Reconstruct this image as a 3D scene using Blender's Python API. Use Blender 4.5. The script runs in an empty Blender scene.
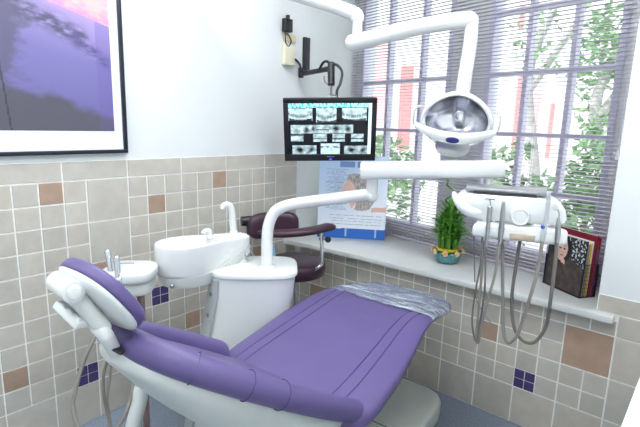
import bpy, bmesh, math, random
from mathutils import Vector as V, Matrix, noise
random.seed(7)
sc = bpy.context.scene
COL = sc.collection
PI = math.pi

# ------------------------------------------------------------------ camera
CAM = V((2.314, -2.4264, 1.5534))
FPX = 466.8
RX = V((0.75511369, 0.65500019, 0.02789372))
RU = V((-0.14346682, 0.12357961, 0.98190903))
RF = V((-0.63970351, 0.74545478, -0.18728745))

def ray(x, y):
    return RX*((x-320)/FPX) - RU*((y-213.5)/FPX) + RF
def at(x, y, d):                      # a point at depth d along the view axis
    return CAM + ray(x, y)*d
def on(x, y, ax, v):                  # a point on an axis-aligned plane
    r = ray(x, y)
    return CAM + r*((v-CAM[ax])/r[ax])

cd = bpy.data.cameras.new('camera')
cam = bpy.data.objects.new('camera', cd)
COL.objects.link(cam)
cd.sensor_width = 36.0
cd.lens = FPX/640*36
cd.clip_start = 0.05
cam.matrix_world = Matrix(((RX.x, RU.x, -RF.x, CAM.x), (RX.y, RU.y, -RF.y, CAM.y), (RX.z, RU.z, -RF.z, CAM.z), (0, 0, 0, 1)))
sc.camera = cam

# ------------------------------------------------------------------ materials
def lin(c):
    return tuple(((v/255)/12.92 if v/255 <= .04045 else ((v/255+.055)/1.055)**2.4) for v in c)
def mat(name, rgb, rough=.5, metal=0, noise_amt=0.0, noise_scale=20, bump=0.0, bump_scale=80, coat=0, spec=.5, emit=None, emit_s=0, attr=None, sheen=0):
    m = bpy.data.materials.new(name)
    m.use_nodes = True
    nt = m.node_tree
    b = nt.nodes['Principled BSDF']
    c = lin(rgb)
    b.inputs['Roughness'].default_value = rough
    b.inputs['Metallic'].default_value = metal
    b.inputs['Coat Weight'].default_value = coat
    b.inputs['Specular IOR Level'].default_value = spec
    b.inputs['Base Color'].default_value = (*c, 1)
    tc = nt.nodes.new('ShaderNodeTexCoord')
    if attr:
        a = nt.nodes.new('ShaderNodeAttribute'); a.attribute_name = attr
        src = a.outputs['Color']
        nt.links.new(src, b.inputs['Base Color'])
        if emit_s:
            nt.links.new(src, b.inputs['Emission Color'])
            b.inputs['Emission Strength'].default_value = emit_s
    else:
        n = nt.nodes.new('ShaderNodeTexNoise'); n.inputs['Scale'].default_value = noise_scale; n.inputs['Detail'].default_value = 4
        nt.links.new(tc.outputs['Object'], n.inputs['Vector'])
        r = nt.nodes.new('ShaderNodeValToRGB')
        k = noise_amt
        r.color_ramp.elements[0].position = .3; r.color_ramp.elements[1].position = .7
        r.color_ramp.elements[0].color = (*[v*(1-k) for v in c], 1)
        r.color_ramp.elements[1].color = (*[min(1, v*(1+k)) for v in c], 1)
        nt.links.new(n.outputs['Fac'], r.inputs['Fac'])
        nt.links.new(r.outputs['Color'], b.inputs['Base Color'])
        if emit_s:
            b.inputs['Emission Color'].default_value = (*(lin(emit) if emit else c), 1)
            b.inputs['Emission Strength'].default_value = emit_s
    if bump:
        n2 = nt.nodes.new('ShaderNodeTexNoise'); n2.inputs['Scale'].default_value = bump_scale; n2.inputs['Detail'].default_value = 3
        nt.links.new(tc.outputs['Object'], n2.inputs['Vector'])
        bp = nt.nodes.new('ShaderNodeBump'); bp.inputs['Strength'].default_value = bump; bp.inputs['Distance'].default_value = .01
        nt.links.new(n2.outputs['Fac'], bp.inputs['Height'])
        nt.links.new(bp.outputs['Normal'], b.inputs['Normal'])
    return m

M = {}
M['wall'] = mat('wall_paint', (225, 229, 229), .7, noise_amt=.012, noise_scale=3)
M['jamb'] = mat('jamb_window_light_tint', (222, 229, 226), .7, noise_amt=.01)  # wall colour with the greenish tint of window light painted in
M['ceiling'] = mat('ceiling_paint', (240, 240, 240), .8)
M['grout'] = mat('grout', (248, 248, 243), .9, noise_amt=.04, noise_scale=40)
M['floor'] = mat('blue_vinyl', (130, 141, 156), .45, noise_amt=.22, noise_scale=90, bump=.02)
M['sill'] = mat('sill_stone', (216, 219, 216), .22, noise_amt=.02, noise_scale=12)
M['plastic'] = mat('white_plastic', (222, 226, 224), .28, noise_amt=.008, noise_scale=6, coat=.2)
M['arm'] = mat('white_enamel', (224, 227, 225), .25, noise_amt=.008, noise_scale=6, coat=.3)
M['offwhite'] = mat('pale_grey_plastic', (208, 213, 209), .35, noise_amt=.015, noise_scale=8)
M['basegrey'] = mat('base_grey_plastic', (192, 198, 190), .38, noise_amt=.03, noise_scale=8)
M['greyplate'] = mat('grey_plate', (186, 191, 193), .35, noise_amt=.02)
M['topplate'] = mat('grey_tray_metal', (150, 153, 156), .3, metal=.4, noise_amt=.02)
M['purple'] = mat('purple_leatherette', (97, 85, 134), .42, noise_amt=.035, noise_scale=7, bump=.12, bump_scale=18, spec=.45)
M['seam'] = mat('purple_stitching', (76, 64, 116), .6)
M['burgundy'] = mat('burgundy_leatherette', (64, 38, 54), .35, noise_amt=.05, noise_scale=9, bump=.05, bump_scale=30)
M['chrome'] = mat('chrome', (215, 218, 222), .12, metal=1, noise_amt=.02)
M['steel'] = mat('brushed_steel', (170, 172, 174), .3, metal=1, noise_amt=.04)
M['black'] = mat('black_plastic', (18, 20, 26), .3, noise_amt=.05)
M['blackm'] = mat('black_metal', (22, 24, 30), .35, noise_amt=.05, spec=.5)
M['dark'] = mat('dark_gap', (45, 46, 48), .6)
M['hose'] = mat('grey_hose', (140, 136, 128), .5, noise_amt=.04, noise_scale=30)
M['hosedark'] = mat('dark_grey_hose', (112, 108, 103), .5, noise_amt=.04, noise_scale=30)
M['navy'] = mat('navy_badge', (38, 42, 110), .3)
M['blue'] = mat('blue_plastic', (40, 90, 190), .4)
M['beige'] = mat('beige_plastic', (226, 222, 196), .5, noise_amt=.02)
M['tan'] = mat('tan_label', (186, 172, 150), .5, noise_amt=.04)
M['brownpole'] = mat('brown_grey_pole', (128, 108, 106), .4, noise_amt=.04)
M['blind'] = mat('lavender_slats', (178, 171, 184), .4, noise_amt=.012, noise_scale=5)
M['cord'] = mat('blind_cord', (225, 225, 228), .6)
M['winframe'] = mat('window_frame_paint', (216, 216, 232), .45, noise_amt=.02)
M['cabinet'] = mat('white_laminate', (246, 247, 248), .3, noise_amt=.005)
M['framenavy'] = mat('black_frame', (20, 26, 42), .3, noise_amt=.05)
M['mat_board'] = mat('white_mount', (236, 240, 248), .7, noise_amt=.006)
M['print'] = mat('print_ink', (255, 255, 255), .35, attr='ink')
M['screen'] = mat('screen_image', (255, 255, 255), .25, attr='ink', emit_s=.85)
M['leaf'] = mat('leaf_green', (88, 156, 50), .45, noise_amt=.35, noise_scale=22)
M['stalk'] = mat('stalk_green', (92, 148, 48), .45, noise_amt=.2, noise_scale=30)
M['ribbon'] = mat('yellow_ribbon', (214, 190, 40), .5, noise_amt=.06)
M['teal'] = mat('teal_glaze', (84, 142, 146), .2, noise_amt=.3, noise_scale=26, bump=.3, bump_scale=40)
M['peach'] = mat('peach_flower', (226, 184, 128), .6, noise_amt=.15, noise_scale=60)
M['tree'] = mat('tree_leaves', (112, 150, 100), .6, noise_amt=.4, noise_scale=3)
M['hedge'] = mat('hedge_leaves', (120, 158, 108), .6, noise_amt=.4, noise_scale=5)
M['bark'] = mat('pale_bark', (170, 168, 164), .8, noise_amt=.2, noise_scale=8)
M['render'] = mat('white_render', (242, 240, 240), .8, noise_amt=.02)
M['redpaint'] = mat('red_paint', (222, 146, 146), .6, noise_amt=.06)
M['pinkpaint'] = mat('pink_paint', (238, 186, 190), .6, noise_amt=.04)
M['paving'] = mat('outdoor_paving', (200, 200, 196), .8, noise_amt=.08, noise_scale=2)
M['paper'] = mat('page_edges', (232, 230, 224), .8, noise_amt=.03, noise_scale=80)
M['darkred'] = mat('dark_red_cover', (122, 18, 44), .4, noise_amt=.04)
M['yellow'] = mat('yellow_cover', (228, 200, 52), .4)
M['grey_cover'] = mat('grey_cover', (150, 148, 150), .45, noise_amt=.1, noise_scale=40)
M['violet_cover'] = mat('violet_cover', (110, 86, 140), .45, noise_amt=.06)
M['orange_cover'] = mat('orange_cover', (206, 96, 40), .45, noise_amt=.1)
M['blue_cover'] = mat('blue_cover', (56, 92, 160), .45, noise_amt=.1)
M['red_cover'] = mat('red_cover', (150, 30, 50), .45)
M['fill_panel'] = mat('fill_panel_glow', (255, 255, 255), .5, emit=(247, 250, 255), emit_s=10.5)  # glow of the unseen panels added to light the room
M['aqua'] = mat('pale_blue_plastic', (150, 190, 215), .4)
M['mirror'] = mat('reflector_mirror', (226, 226, 234), .2, metal=1)

def tile_mat(name, rgb, k=.07):
    m = mat(name, rgb, .5, noise_amt=k, noise_scale=14, bump=.06, bump_scale=60, spec=.35)
    nt = m.node_tree; b = nt.nodes['Principled BSDF']
    src = b.inputs['Base Color'].links[0].from_socket
    a = nt.nodes.new('ShaderNodeAttribute'); a.attribute_name = 'tone'
    mx = nt.nodes.new('ShaderNodeMix'); mx.data_type = 'RGBA'; mx.blend_type = 'MULTIPLY'
    mx.inputs[0].default_value = 1
    nt.links.new(src, mx.inputs[6]); nt.links.new(a.outputs['Color'], mx.inputs[7])
    nt.links.new(mx.outputs[2], b.inputs['Base Color'])
    return m
M['tile'] = tile_mat('beige_tile', (197, 192, 181))
M['tileb'] = tile_mat('brown_tile', (176, 150, 130), .1)
M['tilep'] = tile_mat('purple_tile', (74, 64, 112), .05)

def glass_mat(name, tint=(1, 1, 1), gl=.06, rough=0.02):
    m = bpy.data.materials.new(name); m.use_nodes = True
    nt = m.node_tree; nt.nodes.clear()
    o = nt.nodes.new('ShaderNodeOutputMaterial'); mx = nt.nodes.new('ShaderNodeMixShader')
    t = nt.nodes.new('ShaderNodeBsdfTransparent'); g = nt.nodes.new('ShaderNodeBsdfGlossy')
    t.inputs['Color'].default_value = (*tint, 1); g.inputs['Roughness'].default_value = rough
    f = nt.nodes.new('ShaderNodeFresnel'); f.inputs['IOR'].default_value = 1.3
    if gl is None: nt.links.new(f.outputs[0], mx.inputs[0])
    else: mx.inputs[0].default_value = gl
    nt.links.new(t.outputs[0], mx.inputs[1]); nt.links.new(g.outputs[0], mx.inputs[2])
    nt.links.new(mx.outputs[0], o.inputs[0])
    return m
M['glass'] = glass_mat('window_glass', (.97, .99, .99), .05)
M['clear'] = glass_mat('clear_shield', (.93, .93, .96), .12, .05)
def film_mat():
    m = bpy.data.materials.new('crinkled_film'); m.use_nodes = True
    nt = m.node_tree; nt.nodes.clear()
    o = nt.nodes.new('ShaderNodeOutputMaterial'); mx = nt.nodes.new('ShaderNodeMixShader')
    t = nt.nodes.new('ShaderNodeBsdfTransparent'); g = nt.nodes.new('ShaderNodeBsdfPrincipled')
    t.inputs['Color'].default_value = (.90, .93, .96, 1)
    g.inputs['Base Color'].default_value = (.70, .80, .86, 1); g.inputs['Roughness'].default_value = .12; g.inputs['Specular IOR Level'].default_value = 1
    tc = nt.nodes.new('ShaderNodeTexCoord'); n = nt.nodes.new('ShaderNodeTexNoise')
    n.inputs['Scale'].default_value = 9; n.inputs['Detail'].default_value = 4; n.inputs['Distortion'].default_value = 2.2
    mp = nt.nodes.new('ShaderNodeMapping'); mp.inputs['Scale'].default_value = (.6, 2.2, 1)
    nt.links.new(tc.outputs['Object'], mp.inputs['Vector']); nt.links.new(mp.outputs[0], n.inputs['Vector'])
    bp = nt.nodes.new('ShaderNodeBump'); bp.inputs['Strength'].default_value = 1; bp.inputs['Distance'].default_value = .03
    nt.links.new(n.outputs['Fac'], bp.inputs['Height']); nt.links.new(bp.outputs[0], g.inputs['Normal'])
    r = nt.nodes.new('ShaderNodeMapRange'); r.inputs[1].default_value = .38; r.inputs[2].default_value = .66
    r.inputs[3].default_value = .12; r.inputs[4].default_value = .85
    nt.links.new(n.outputs['Fac'], r.inputs[0]); nt.links.new(r.outputs[0], mx.inputs[0])
    nt.links.new(t.outputs[0], mx.inputs[1]); nt.links.new(g.outputs[0], mx.inputs[2]); nt.links.new(mx.outputs[0], o.inputs[0])
    return m
M['film'] = film_mat()

# ------------------------------------------------------------------ mesh builder
def catmull(pts, n=8):
    pts = [V(p) for p in pts]
    if len(pts) < 3: return pts
    out = []
    P = [pts[0]*2-pts[1]] + pts + [pts[-1]*2-pts[-2]]
    for i in range(1, len(P)-2):
        a, b, c, d = P[i-1], P[i], P[i+1], P[i+2]
        for k in range(n):
            t = k/n
            out.append(.5*((2*b)+(c-a)*t+(2*a-5*b+4*c-d)*t*t+(3*b-a-3*c+d)*t*t*t))
    out.append(pts[-1]); return out

class MB:
    def __init__(s): s.v = []; s.f = []; s.mi = []; s.cur = 0; s.tone = {}
    def add(s, vs, fs):
        o = len(s.v); s.v += [V(p) for p in vs]
        for f in fs: s.f.append([i+o for i in f]); s.mi.append(s.cur)
        return s
    def frame_box(s, o, ax, lo, hi, bev=0):
        """box in the frame (o, ax[0..2]) from lo to hi, chamfered by bev"""
        a, b, c = [V(x).normalized() for x in ax]; o = V(o)
        if bev <= 0:
            vs = [o+a*x+b*y+c*z for z in (lo[2], hi[2]) for y in (lo[1], hi[1]) for x in (lo[0], hi[0])]
            return s.add(vs, [(0, 2, 3, 1), (4, 5, 7, 6), (0, 1, 5, 4), (2, 6, 7, 3), (0, 4, 6, 2), (1, 3, 7, 5)])
        bm = bmesh.new()
        bmesh.ops.create_cube(bm, size=1)
        for v in bm.verts:
            v.co = V([(lo[i]+hi[i])/2+v.co[i]*(hi[i]-lo[i]) for i in range(3)])
        bmesh.ops.bevel(bm, geom=bm.edges[:], offset=bev, segments=3, profile=.5, affect='EDGES')
        bm.verts.index_update()
        vs = [o+a*v.co.x+b*v.co.y+c*v.co.z for v in bm.verts]
        fs = [[v.index for v in f.verts] for f in bm.faces]; bm.free()
        return s.add(vs, fs)
    def box(s, lo, hi, bev=0):
        return s.frame_box((0, 0, 0), ((1, 0, 0), (0, 1, 0), (0, 0, 1)), lo, hi, bev)
    def rings(s, R, cap=True, closed=True):
        n = len(R[0]); vs = [p for r in R for p in r]; fs = []
        for i in range(len(R)-1):
            for j in range(n if closed else n-1):
                k = (j+1) % n
                fs.append((i*n+j, i*n+k, (i+1)*n+k, (i+1)*n+j))
        if cap:
            fs.append(tuple(range(n))[::-1]); fs.append(tuple((len(R)-1)*n+j for j in range(n)))
        return s.add(vs, fs)
    def tube(s, pts, r, n=10, smooth=8, cap=True, round_end=False):
        P = catmull(pts, smooth) if smooth and len(pts) > 2 else [V(p) for p in pts]
        rr = r if callable(r) else (lambda t: r)
        R = []; up = None
        L = len(P)
        for i, p in enumerate(P):
            d = (P[min(i+1, L-1)]-P[max(i-1, 0)]).normalized()
            if up is None:
                up = V((0, 0, 1)) if abs(d.z) < .9 else V((1, 0, 0))
            a = (up-d*up.dot(d)).normalized(); up = a; b = d.cross(a)
            q = rr(i/(L-1))
            R.append((p, d, a, b, q))
        out = []
        def ring(p, a, b, q): return [p+a*(q*math.cos(2*PI*k/n))+b*(q*math.sin(2*PI*k/n)) for k in range(n)]
        if round_end:
            p, d, a, b, q = R[0]
            for t in (.98, .8, .5, .25): out.append(ring(p-d*(q*t), a, b, q*math.sqrt(max(1-t*t, .02))))
        for p, d, a, b, q in R: out.append(ring(p, a, b, q))
        if round_end:
            p, d, a, b, q = R[-1]
            for t in (.25, .5, .8, .98): out.append(ring(p+d*(q*t), a, b, q*math.sqrt(max(1-t*t, .02))))
        return s.rings(out, cap)
    def cyl(s, p, q, r, r2=None, n=24):
        r2 = r if r2 is None else r2
        return s.tube([p, q], lambda t: r+(r2-r)*t, n=n, smooth=0)
    def lathe(s, o, prof, ax=((1, 0, 0), (0, 1, 0), (0, 0, 1)), n=28, cap=True):
        a, b, c = [V(x) for x in ax]; o = V(o)
        return s.rings([[o+a*(r*math.cos(2*PI*k/n))+b*(r*math.sin(2*PI*k/n))+c*z for k in range(n)] for r, z in prof], cap)
    def prism(s, o, u, v, w, pts, t0, t1, bev=.0):
        """outline pts in (u,v) extruded along w from t0 to t1, edges rounded by bev"""
        o, u, v, w = V(o), V(u), V(v), V(w)
        n = len(pts); cx = sum(p[0] for p in pts)/n; cy = sum(p[1] for p in pts)/n
        ar = sum(pts[i][0]*pts[(i+1) % n][1]-pts[(i+1) % n][0]*pts[i][1] for i in range(n))
        sg = 1 if ar > 0 else -1
        def inset(d):
            out = []
            for i in range(n):
                a, b, c = V((*pts[i-1], 0)), V((*pts[i], 0)), V((*pts[(i+1) % n], 0))
                e1, e2 = (b-a).normalized(), (c-b).normalized()
                n1, n2 = V((-e1.y, e1.x, 0))*sg, V((-e2.y, e2.x, 0))*sg
                m = (n1+n2); m = m.normalized() if m.length > 1e-6 else n1
                out.append(b+m*d/max(.5, m.dot(n1)))
            return out
        if bev > 0:
            lv = [(bev, t0), (bev*.3, t0+bev*.3), (0, t0+bev), (0, t1-bev), (bev*.3, t1-bev*.3), (bev, t1)]
        else: lv = [(0, t0), (0, t1)]
        return s.rings([[o+u*p.x+v*p.y+w*t for p in inset(d)] for d, t in lv])
    def ball(s, o, r, n=12, m=8, ax=((1, 0, 0), (0, 1, 0), (0, 0, 1))):
        r = (r, r, r) if not hasattr(r, '__len__') else r
        a, b, c = [V(x) for x in ax]; o = V(o); R = []
        for i in range(m+1):
            th = PI*(i+.02)/(m+.04) - PI/2
            R.append([o+a*(r[0]*math.cos(th)*math.cos(2*PI*k/n))+b*(r[1]*math.cos(th)*math.sin(2*PI*k/n))+c*(r[2]*math.sin(th)) for k in range(n)])
        return s.rings(R)

ROOT = {}
def link(name, parent=None):
    o = bpy.data.objects.new(name, None); COL.objects.link(o); return o
def setp(o, label=None, cat=None, group=None, kind=None):
    if label: o['label'] = label
    if cat: o['category'] = cat
    if group: o['group'] = group
    if kind: o['kind'] = kind
    return o
def thing(name, loc, label, cat, group=None):
    o = bpy.data.objects.new(name, None); COL.objects.link(o)
    o.location = loc; o.empty_display_size = .05; ROOT[o.name] = V(loc)
    return setp(o, label, cat, group)
def build(name, mb, mats, parent=None, loc=None, label=None, cat=None, group=None, kind=None, smooth=35, recalc=True, tones=None, ink=None):
    """mesh in world coordinates -> object; origin follows the thing it belongs to"""
    L = ROOT[parent.name] if parent is not None else (V(loc) if loc is not None else V((0, 0, 0)))
    me = bpy.data.meshes.new(name)
    me.from_pydata([tuple(p-L) for p in mb.v], [], mb.f)
    mats = mats if isinstance(mats, (list, tuple)) else [mats]
    for m in mats: me.materials.append(m)
    me.polygons.foreach_set('material_index', mb.mi)
    if recalc:
        bm = bmesh.new(); bm.from_mesh(me); bmesh.ops.recalc_face_normals(bm, faces=bm.faces[:]); bm.to_mesh(me); bm.free()
    if smooth:
        me.polygons.foreach_set('use_smooth', [True]*len(me.polygons))
        me.set_sharp_from_angle(angle=math.radians(smooth))
    for nm, vals in (('tone', tones), ('ink', ink)):
        if vals is not None:
            at_ = me.color_attributes.new(nm, 'FLOAT_COLOR', 'CORNER')
            buf = []
            for p in me.polygons:
                c = vals[p.index]
                for _ in range(p.loop_total): buf += [c[0], c[1], c[2], 1]
            at_.data.foreach_set('color', buf)
    me.update()
    o = bpy.data.objects.new(name, me); COL.objects.link(o)
    if parent is not None: o.parent = parent
    else: o.location = L
    ROOT[o.name] = L
    return setp(o, label, cat, group, kind)

def raster(o, u, v, w, h, nx, ny, fn):
    """flat printed sheet: grid of faces, fn(s,t)->sRGB, s 0..1 left-right, t 0..1 bottom-top"""
    mb = MB(); ink = []
    o, u, v = V(o), V(u), V(v)
    vs = [o+u*(w*i/nx)+v*(h*j/ny) for j in range(ny+1) for i in range(nx+1)]
    fs = []
    for j in range(ny):
        for i in range(nx):
            a = j*(nx+1)+i
            fs.append((a, a+1, a+nx+2, a+nx+1)); ink.append(lin(fn((i+.5)/nx, (j+.5)/ny)))
    mb.add(vs, fs); return mb, ink
def mixc(a, b, t):
    t = max(0, min(1, t)); return tuple(a[i]+(b[i]-a[i])*t for i in range(3))

def copy_tree(root, parent=None):
    c = root.copy(); COL.objects.link(c)
    if parent is not None: c.parent = parent
    for ch in list(root.children): copy_tree(ch, c)
    return c

Z3 = V((0, 0, 1))

# ------------------------------------------------------------------ setting
S = .105                                   # tile pitch
UC = 16.85; W0 = 9.495
H = 2.95; XR = 2.85; YF = -3.7             # ceiling, right wall, wall behind the camera
TH = math.radians(9.5)
WE = V((math.cos(TH), -math.sin(TH), 0)); WN = V((math.sin(TH), math.cos(TH), 0)); WO = V((1.5, .375, 0))
WF = (WE, WN, Z3)

build('floor', MB().box((-.2, YF-.2, -.08), (XR+.2, .1, 0)), M['floor'], kind='structure')
build('ceiling', MB().box((-.2, YF-.2, H), (XR+.2, .9, H+.1)), M['ceiling'], kind='structure')
wl = build('wall_left', MB().box((-.2, YF-.2, 0), (0, .115, H)), M['wall'], kind='structure')
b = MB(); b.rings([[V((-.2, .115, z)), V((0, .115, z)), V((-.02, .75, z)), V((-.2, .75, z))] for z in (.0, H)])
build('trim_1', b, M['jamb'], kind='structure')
build('wall_right', MB().box((XR, YF-.2, 0), (XR+.2, .6, H)), M['wall'], kind='structure')
build('wall_front', MB().box((0, YF-.2, 0), (XR, YF, H)), M['wall'], kind='structure')
XJ = 1.957
build('wall_back', MB().box((XJ, 0.0, 0), (XR, .5, H)), M['wall'], kind='structure')
b = MB()
b.rings([[V((-.02, 0, z)), V((2.0, 0, z)), V((2.0, .36, z)), V((-.02, .72, z))] for z in (0, .70)])
build('wall_ledge', b, M['grout'], kind='structure')
# window wall (turned 9.5 degrees): pieces round the two openings
OFF = .06; WT = .16
ZB, ZT = .82, 2.58
b = MB()
for e0, e1, z0, z1 in ((-1.72, -1.50, .60, H), (-.65, -.397, ZB, ZT), (.362, .62, .60, H), (-1.50, .362, .60, ZB), (-1.50, .362, ZT, H)):
    b.frame_box(WO, WF, (e0, OFF, z0), (e1, OFF+WT, z1))
build('wall_window', b, M['wall'], kind='structure')

zrows = [ZB, 1.197, 1.527, 1.882, 2.233, ZT]
def window(name, e0, e1, cols):
    f = MB(); fw = .035; y0, y1 = OFF-.005, OFF+.07
    f.frame_box(WO, WF, (e0, y0, ZB), (e0+fw, y1, ZT), .004); f.frame_box(WO, WF, (e1-fw, y0, ZB), (e1, y1, ZT), .004)
    f.frame_box(WO, WF, (e0+fw, y0, ZB), (e1-fw, y1, ZB+fw), .004); f.frame_box(WO, WF, (e0+fw, y0, ZT-fw), (e1-fw, y1, ZT), .004)
    for c in cols: f.frame_box(WO, WF, (c-.013, y0+.01, ZB+fw), (c+.013, y1-.01, ZT-fw))
    for z in zrows[1:-1]: f.frame_box(WO, WF, (e0+fw, y0+.008, z-.013), (e1-fw, y1-.012, z+.013))
    w = build(name, f, M['winframe'], kind='structure')
    xs = [e0+fw]+cols+[e1-fw]; zs = [ZB+fw]+zrows[1:-1]+[ZT-fw]
    for i in range(len(xs)-1):
        for j in range(len(zs)-1):
            build('window_pane', MB().frame_box(WO, WF, (xs[i], OFF+.032, zs[j]), (xs[i+1], OFF+.036, zs[j+1])), M['glass'], w, smooth=0)
window('window_1', -1.50, -.65, [-1.215, -.905])
window('window_2', -.397, .362, [-.145, .107])

# sill
b = MB()
pts = [(0, -.13), (.25, -.10), (.6, -.075), (2.035, -.07), (2.035, 0.0), (XJ, 0.0), (XJ, .345), (0, .66)]
b.prism((0, 0, 0), (1, 0, 0), (0, 1, 0), Z3, pts, .709, .74, .003)
build('trim_2', b, M['sill'], kind='structure')

# tiles -------------------------------------------------------------------
class Tiles:
    def __init__(s): s.b = MB(); s.t = []
    def put(s, o, u, n, a0, a1, z0, z1, mi, g=.0036):
        b = s.b; b.cur = mi; k = len(b.f)
        th = .004; c = .0012
        o, u, n = V(o), V(u), V(n)
        R = []
        for d, t in ((g, 0), (g, th-c), (g+c, th)):
            R.append([o+u*(a0+d)+Z3*(z0+d)+n*t, o+u*(a1-d)+Z3*(z0+d)+n*t, o+u*(a1-d)+Z3*(z1-d)+n*t, o+u*(a0+d)+Z3*(z1-d)+n*t])
        b.rings(R)
        r = random.uniform(.93, 1.05); w = random.uniform(-.015, .015)
        s.t += [(r+w, r, r-w)]*(len(b.f)-k)
def lay(T, o, u, n, cells, pos):
    for (c0, r0, c1, r1, mi) in cells:
        if mi == 2:                                          # four small purple mosaics
            for i in range(2):
                for j in range(2):
                    T.put(o, u, n, pos(c0+.5*i), pos(c0+.5*i+.5), (12-r0-.5*j-.5)*S, (12-r0-.5*j)*S, 2, .002)
        else: T.put(o, u, n, pos(c0), pos(c1), (12-r1)*S, (12-r0)*S, mi)
def grid_cells(c0, c1, r0, r1, special):
    used = set(); out = []
    for (a, r, w, h, mi) in special:
        out.append((a, r, a+w, r+h, mi))
        for i in range(w):
            for j in range(h): used.add((a+i, r+j))
    for c in range(c0, c1):
        for r in range(r0, r1):
            if (c, r) not in used: out.append((c, r, c+1, r+1, 0))
    return out
sp = [(3, 0, 2, 2, 0), (3, 2, 2, 2, 0), (15, 0, 2, 2, 0), (15, 2, 2, 2, 0), (1, 0, 1, 1, 1), (6, 1, 1, 1, 1), (10, 0, 1, 1, 1), (-1, 8, 1, 1, 1), (3, 4, 1, 1, 1), (8, 8, 1, 1, 1),
      (2, 9, 1, 1, 2), (6, 6, 1, 1, 2), (12, 8, 1, 1, 2), (-7, 5, 1, 1, 1), (-9, 0, 2, 2, 0), (-5, 2, 1, 1, 1), (-12, 8, 1, 1, 2), (13, 5, 1, 1, 1)]
sp += [(c, 10, 2, 2, 0) for c in range(-15, 16, 2)]
cells = grid_cells(-15, 17, 0, 12, sp) + [(c, -.87, c+3, 0, 0) for c in range(-16, 17, 3) if c+3 <= 17]
T = Tiles(); lay(T, (.001, 0, 0), (0, 1, 0), (1, 0, 0), cells, lambda c: (c-UC-.15)*S)
T.b.cur = 3; k = len(T.b.f); T.b.box((-.002, -16.9*S*2+.0, 0), (.0015, (17-UC-.15)*S, (12+.87)*S)); T.t += [(1, 1, 1)]*(len(T.b.f)-k)
build('wall_left_tiles', T.b, [M['tile'], M['tileb'], M['tilep'], M['grout']], wl, smooth=0, tones=T.t, label='beige tiled wainscot with scattered brown and purple tiles')
def X(c): return (c+W0)*S
sp = [(8, 6, 2, 2, 1), (4, 7, 1, 1, 1), (6, 9, 1, 1, 2), (-8, 8, 2, 2, 1), (-3, 8, 1, 1, 1), (10, 6, 2, 2, 0), (10, 8, 2, 2, 0), (12, 6, 2, 2, 0), (12, 8, 2, 2, 0), (14, 6, 2, 2, 0), (14, 8, 2, 2, 0)]
sp += [(c, 10, 2, 2, 0) for c in range(-8, 16, 2)]
cells = grid_cells(-9, 16, 6, 12, sp)
cells += [(c, 5.28, c+1, 6, 0) for c in range(-9, 10)] + [(c, 5, c+2, 6, 0) for c in (10, 12, 14)] + [(c, 4.2, c+3, 5, 0) for c in (9.15, 12.15)]
wlg = bpy.data.objects['wall_ledge']
T = Tiles(); lay(T, (0, -.001, 0), (1, 0, 0), (0, -1, 0), cells, X)
T.b.cur = 3; k = len(T.b.f); T.b.box((0.006, -.0015, 0), (XJ, .002, 6.72*S)); T.b.box((XJ, -.0015, 0), (XR, .002, 7.8*S)); T.t += [(1, 1, 1)]*(len(T.b.f)-k)
build('wall_ledge_tiles', T.b, [M['tile'], M['tileb'], M['tilep'], M['grout']], wlg, smooth=0, tones=T.t, label='beige tiles under the sill with brown and purple accents')

# glowing ceiling panels, unseen, added only to light the room
for i, (x, y) in enumerate(((.75, -1.0), (2.0, -1.0), (.75, -2.7), (2.0, -2.7))):
    t = thing('ceiling_fill_panel', (x, y, H-.05), ('added square light panel above the cuspidor, out of view', 'added square light panel above the worktop by the window wall, out of view', 'added square light panel above the framed picture, out of view', 'added square light panel above the photographer, out of view')[i], 'added light panel', 'added light panels')
    build('lamp_housing', MB().box((x-.32, y-.32, H-.03), (x+.32, y+.32, H-.001)), M['arm'], t)
    build('glow_sheet', MB().box((x-.3, y-.3, H-.05), (x+.3, y+.3, H-.03)), M['fill_panel'], t)

# ------------------------------------------------------------------ venetian blind
def we(e, off, z): return WO+WE*e+WN*off+Z3*z
t = thing('venetian_blind', we(-.55, 0, .76), 'wide lavender grey venetian blind hanging across the whole window above the sill', 'blind')
b = MB(); e0, e1 = -1.575, .45
zs = .775; zt = 2.66; pitch = .0212; n = int((zt-zs)/pitch)
tl = math.radians(1)
for i in range(n):
    z = zs+i*pitch
    R = []
    for k in range(4):
        q = -.013+.026*k/3
        y = q*math.cos(tl); zz = z+q*math.sin(tl)*1.0+.003*(1-(q/.013)**2)
        R.append([we(e0, y, zz), we(e1, y, zz), we(e1, y, zz-.0006), we(e0, y, zz-.0006)])
    b.rings(R)
build('slats', b, M['blind'], t, smooth=60)
build('bottom_rail', MB().frame_box(WO, WF, (e0, -.013, .744), (e1, .013, .762), .003), M['blind'], t)
build('headrail', MB().frame_box(WO, WF, (e0, -.02, zt), (e1, .02, zt+.035), .003), M['blind'], t)
b = MB()
for e in (-1.5, -1.02, -.52, -.02, .40):
    for y in (-.0135, .0135): b.cyl(we(e, y, .75), we(e, y, zt), .0009, n=5)
build('ladder_cord', b, M['cord'], t)
build('tilt_wand', MB().cyl(we(-1.545, -.028, 1.35), we(-1.545, -.028, zt), .004, n=8), M['clear'], t)
b = MB(); b.cyl(we(.415, -.024, 1.47), we(.412, -.024, zt), .0016, n=6); b.cyl(we(.422, -.024, 1.46), we(.418, -.024, zt), .0016, n=6)
pc = build('pull_cord', b, M['cord'], t)
build('tassel', MB().lathe(we(.418, -.024, 1.425), [(.002, .045), (.006, .03), (.009, 0), (.004, -.003)], n=10), M['cord'], pc)

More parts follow.
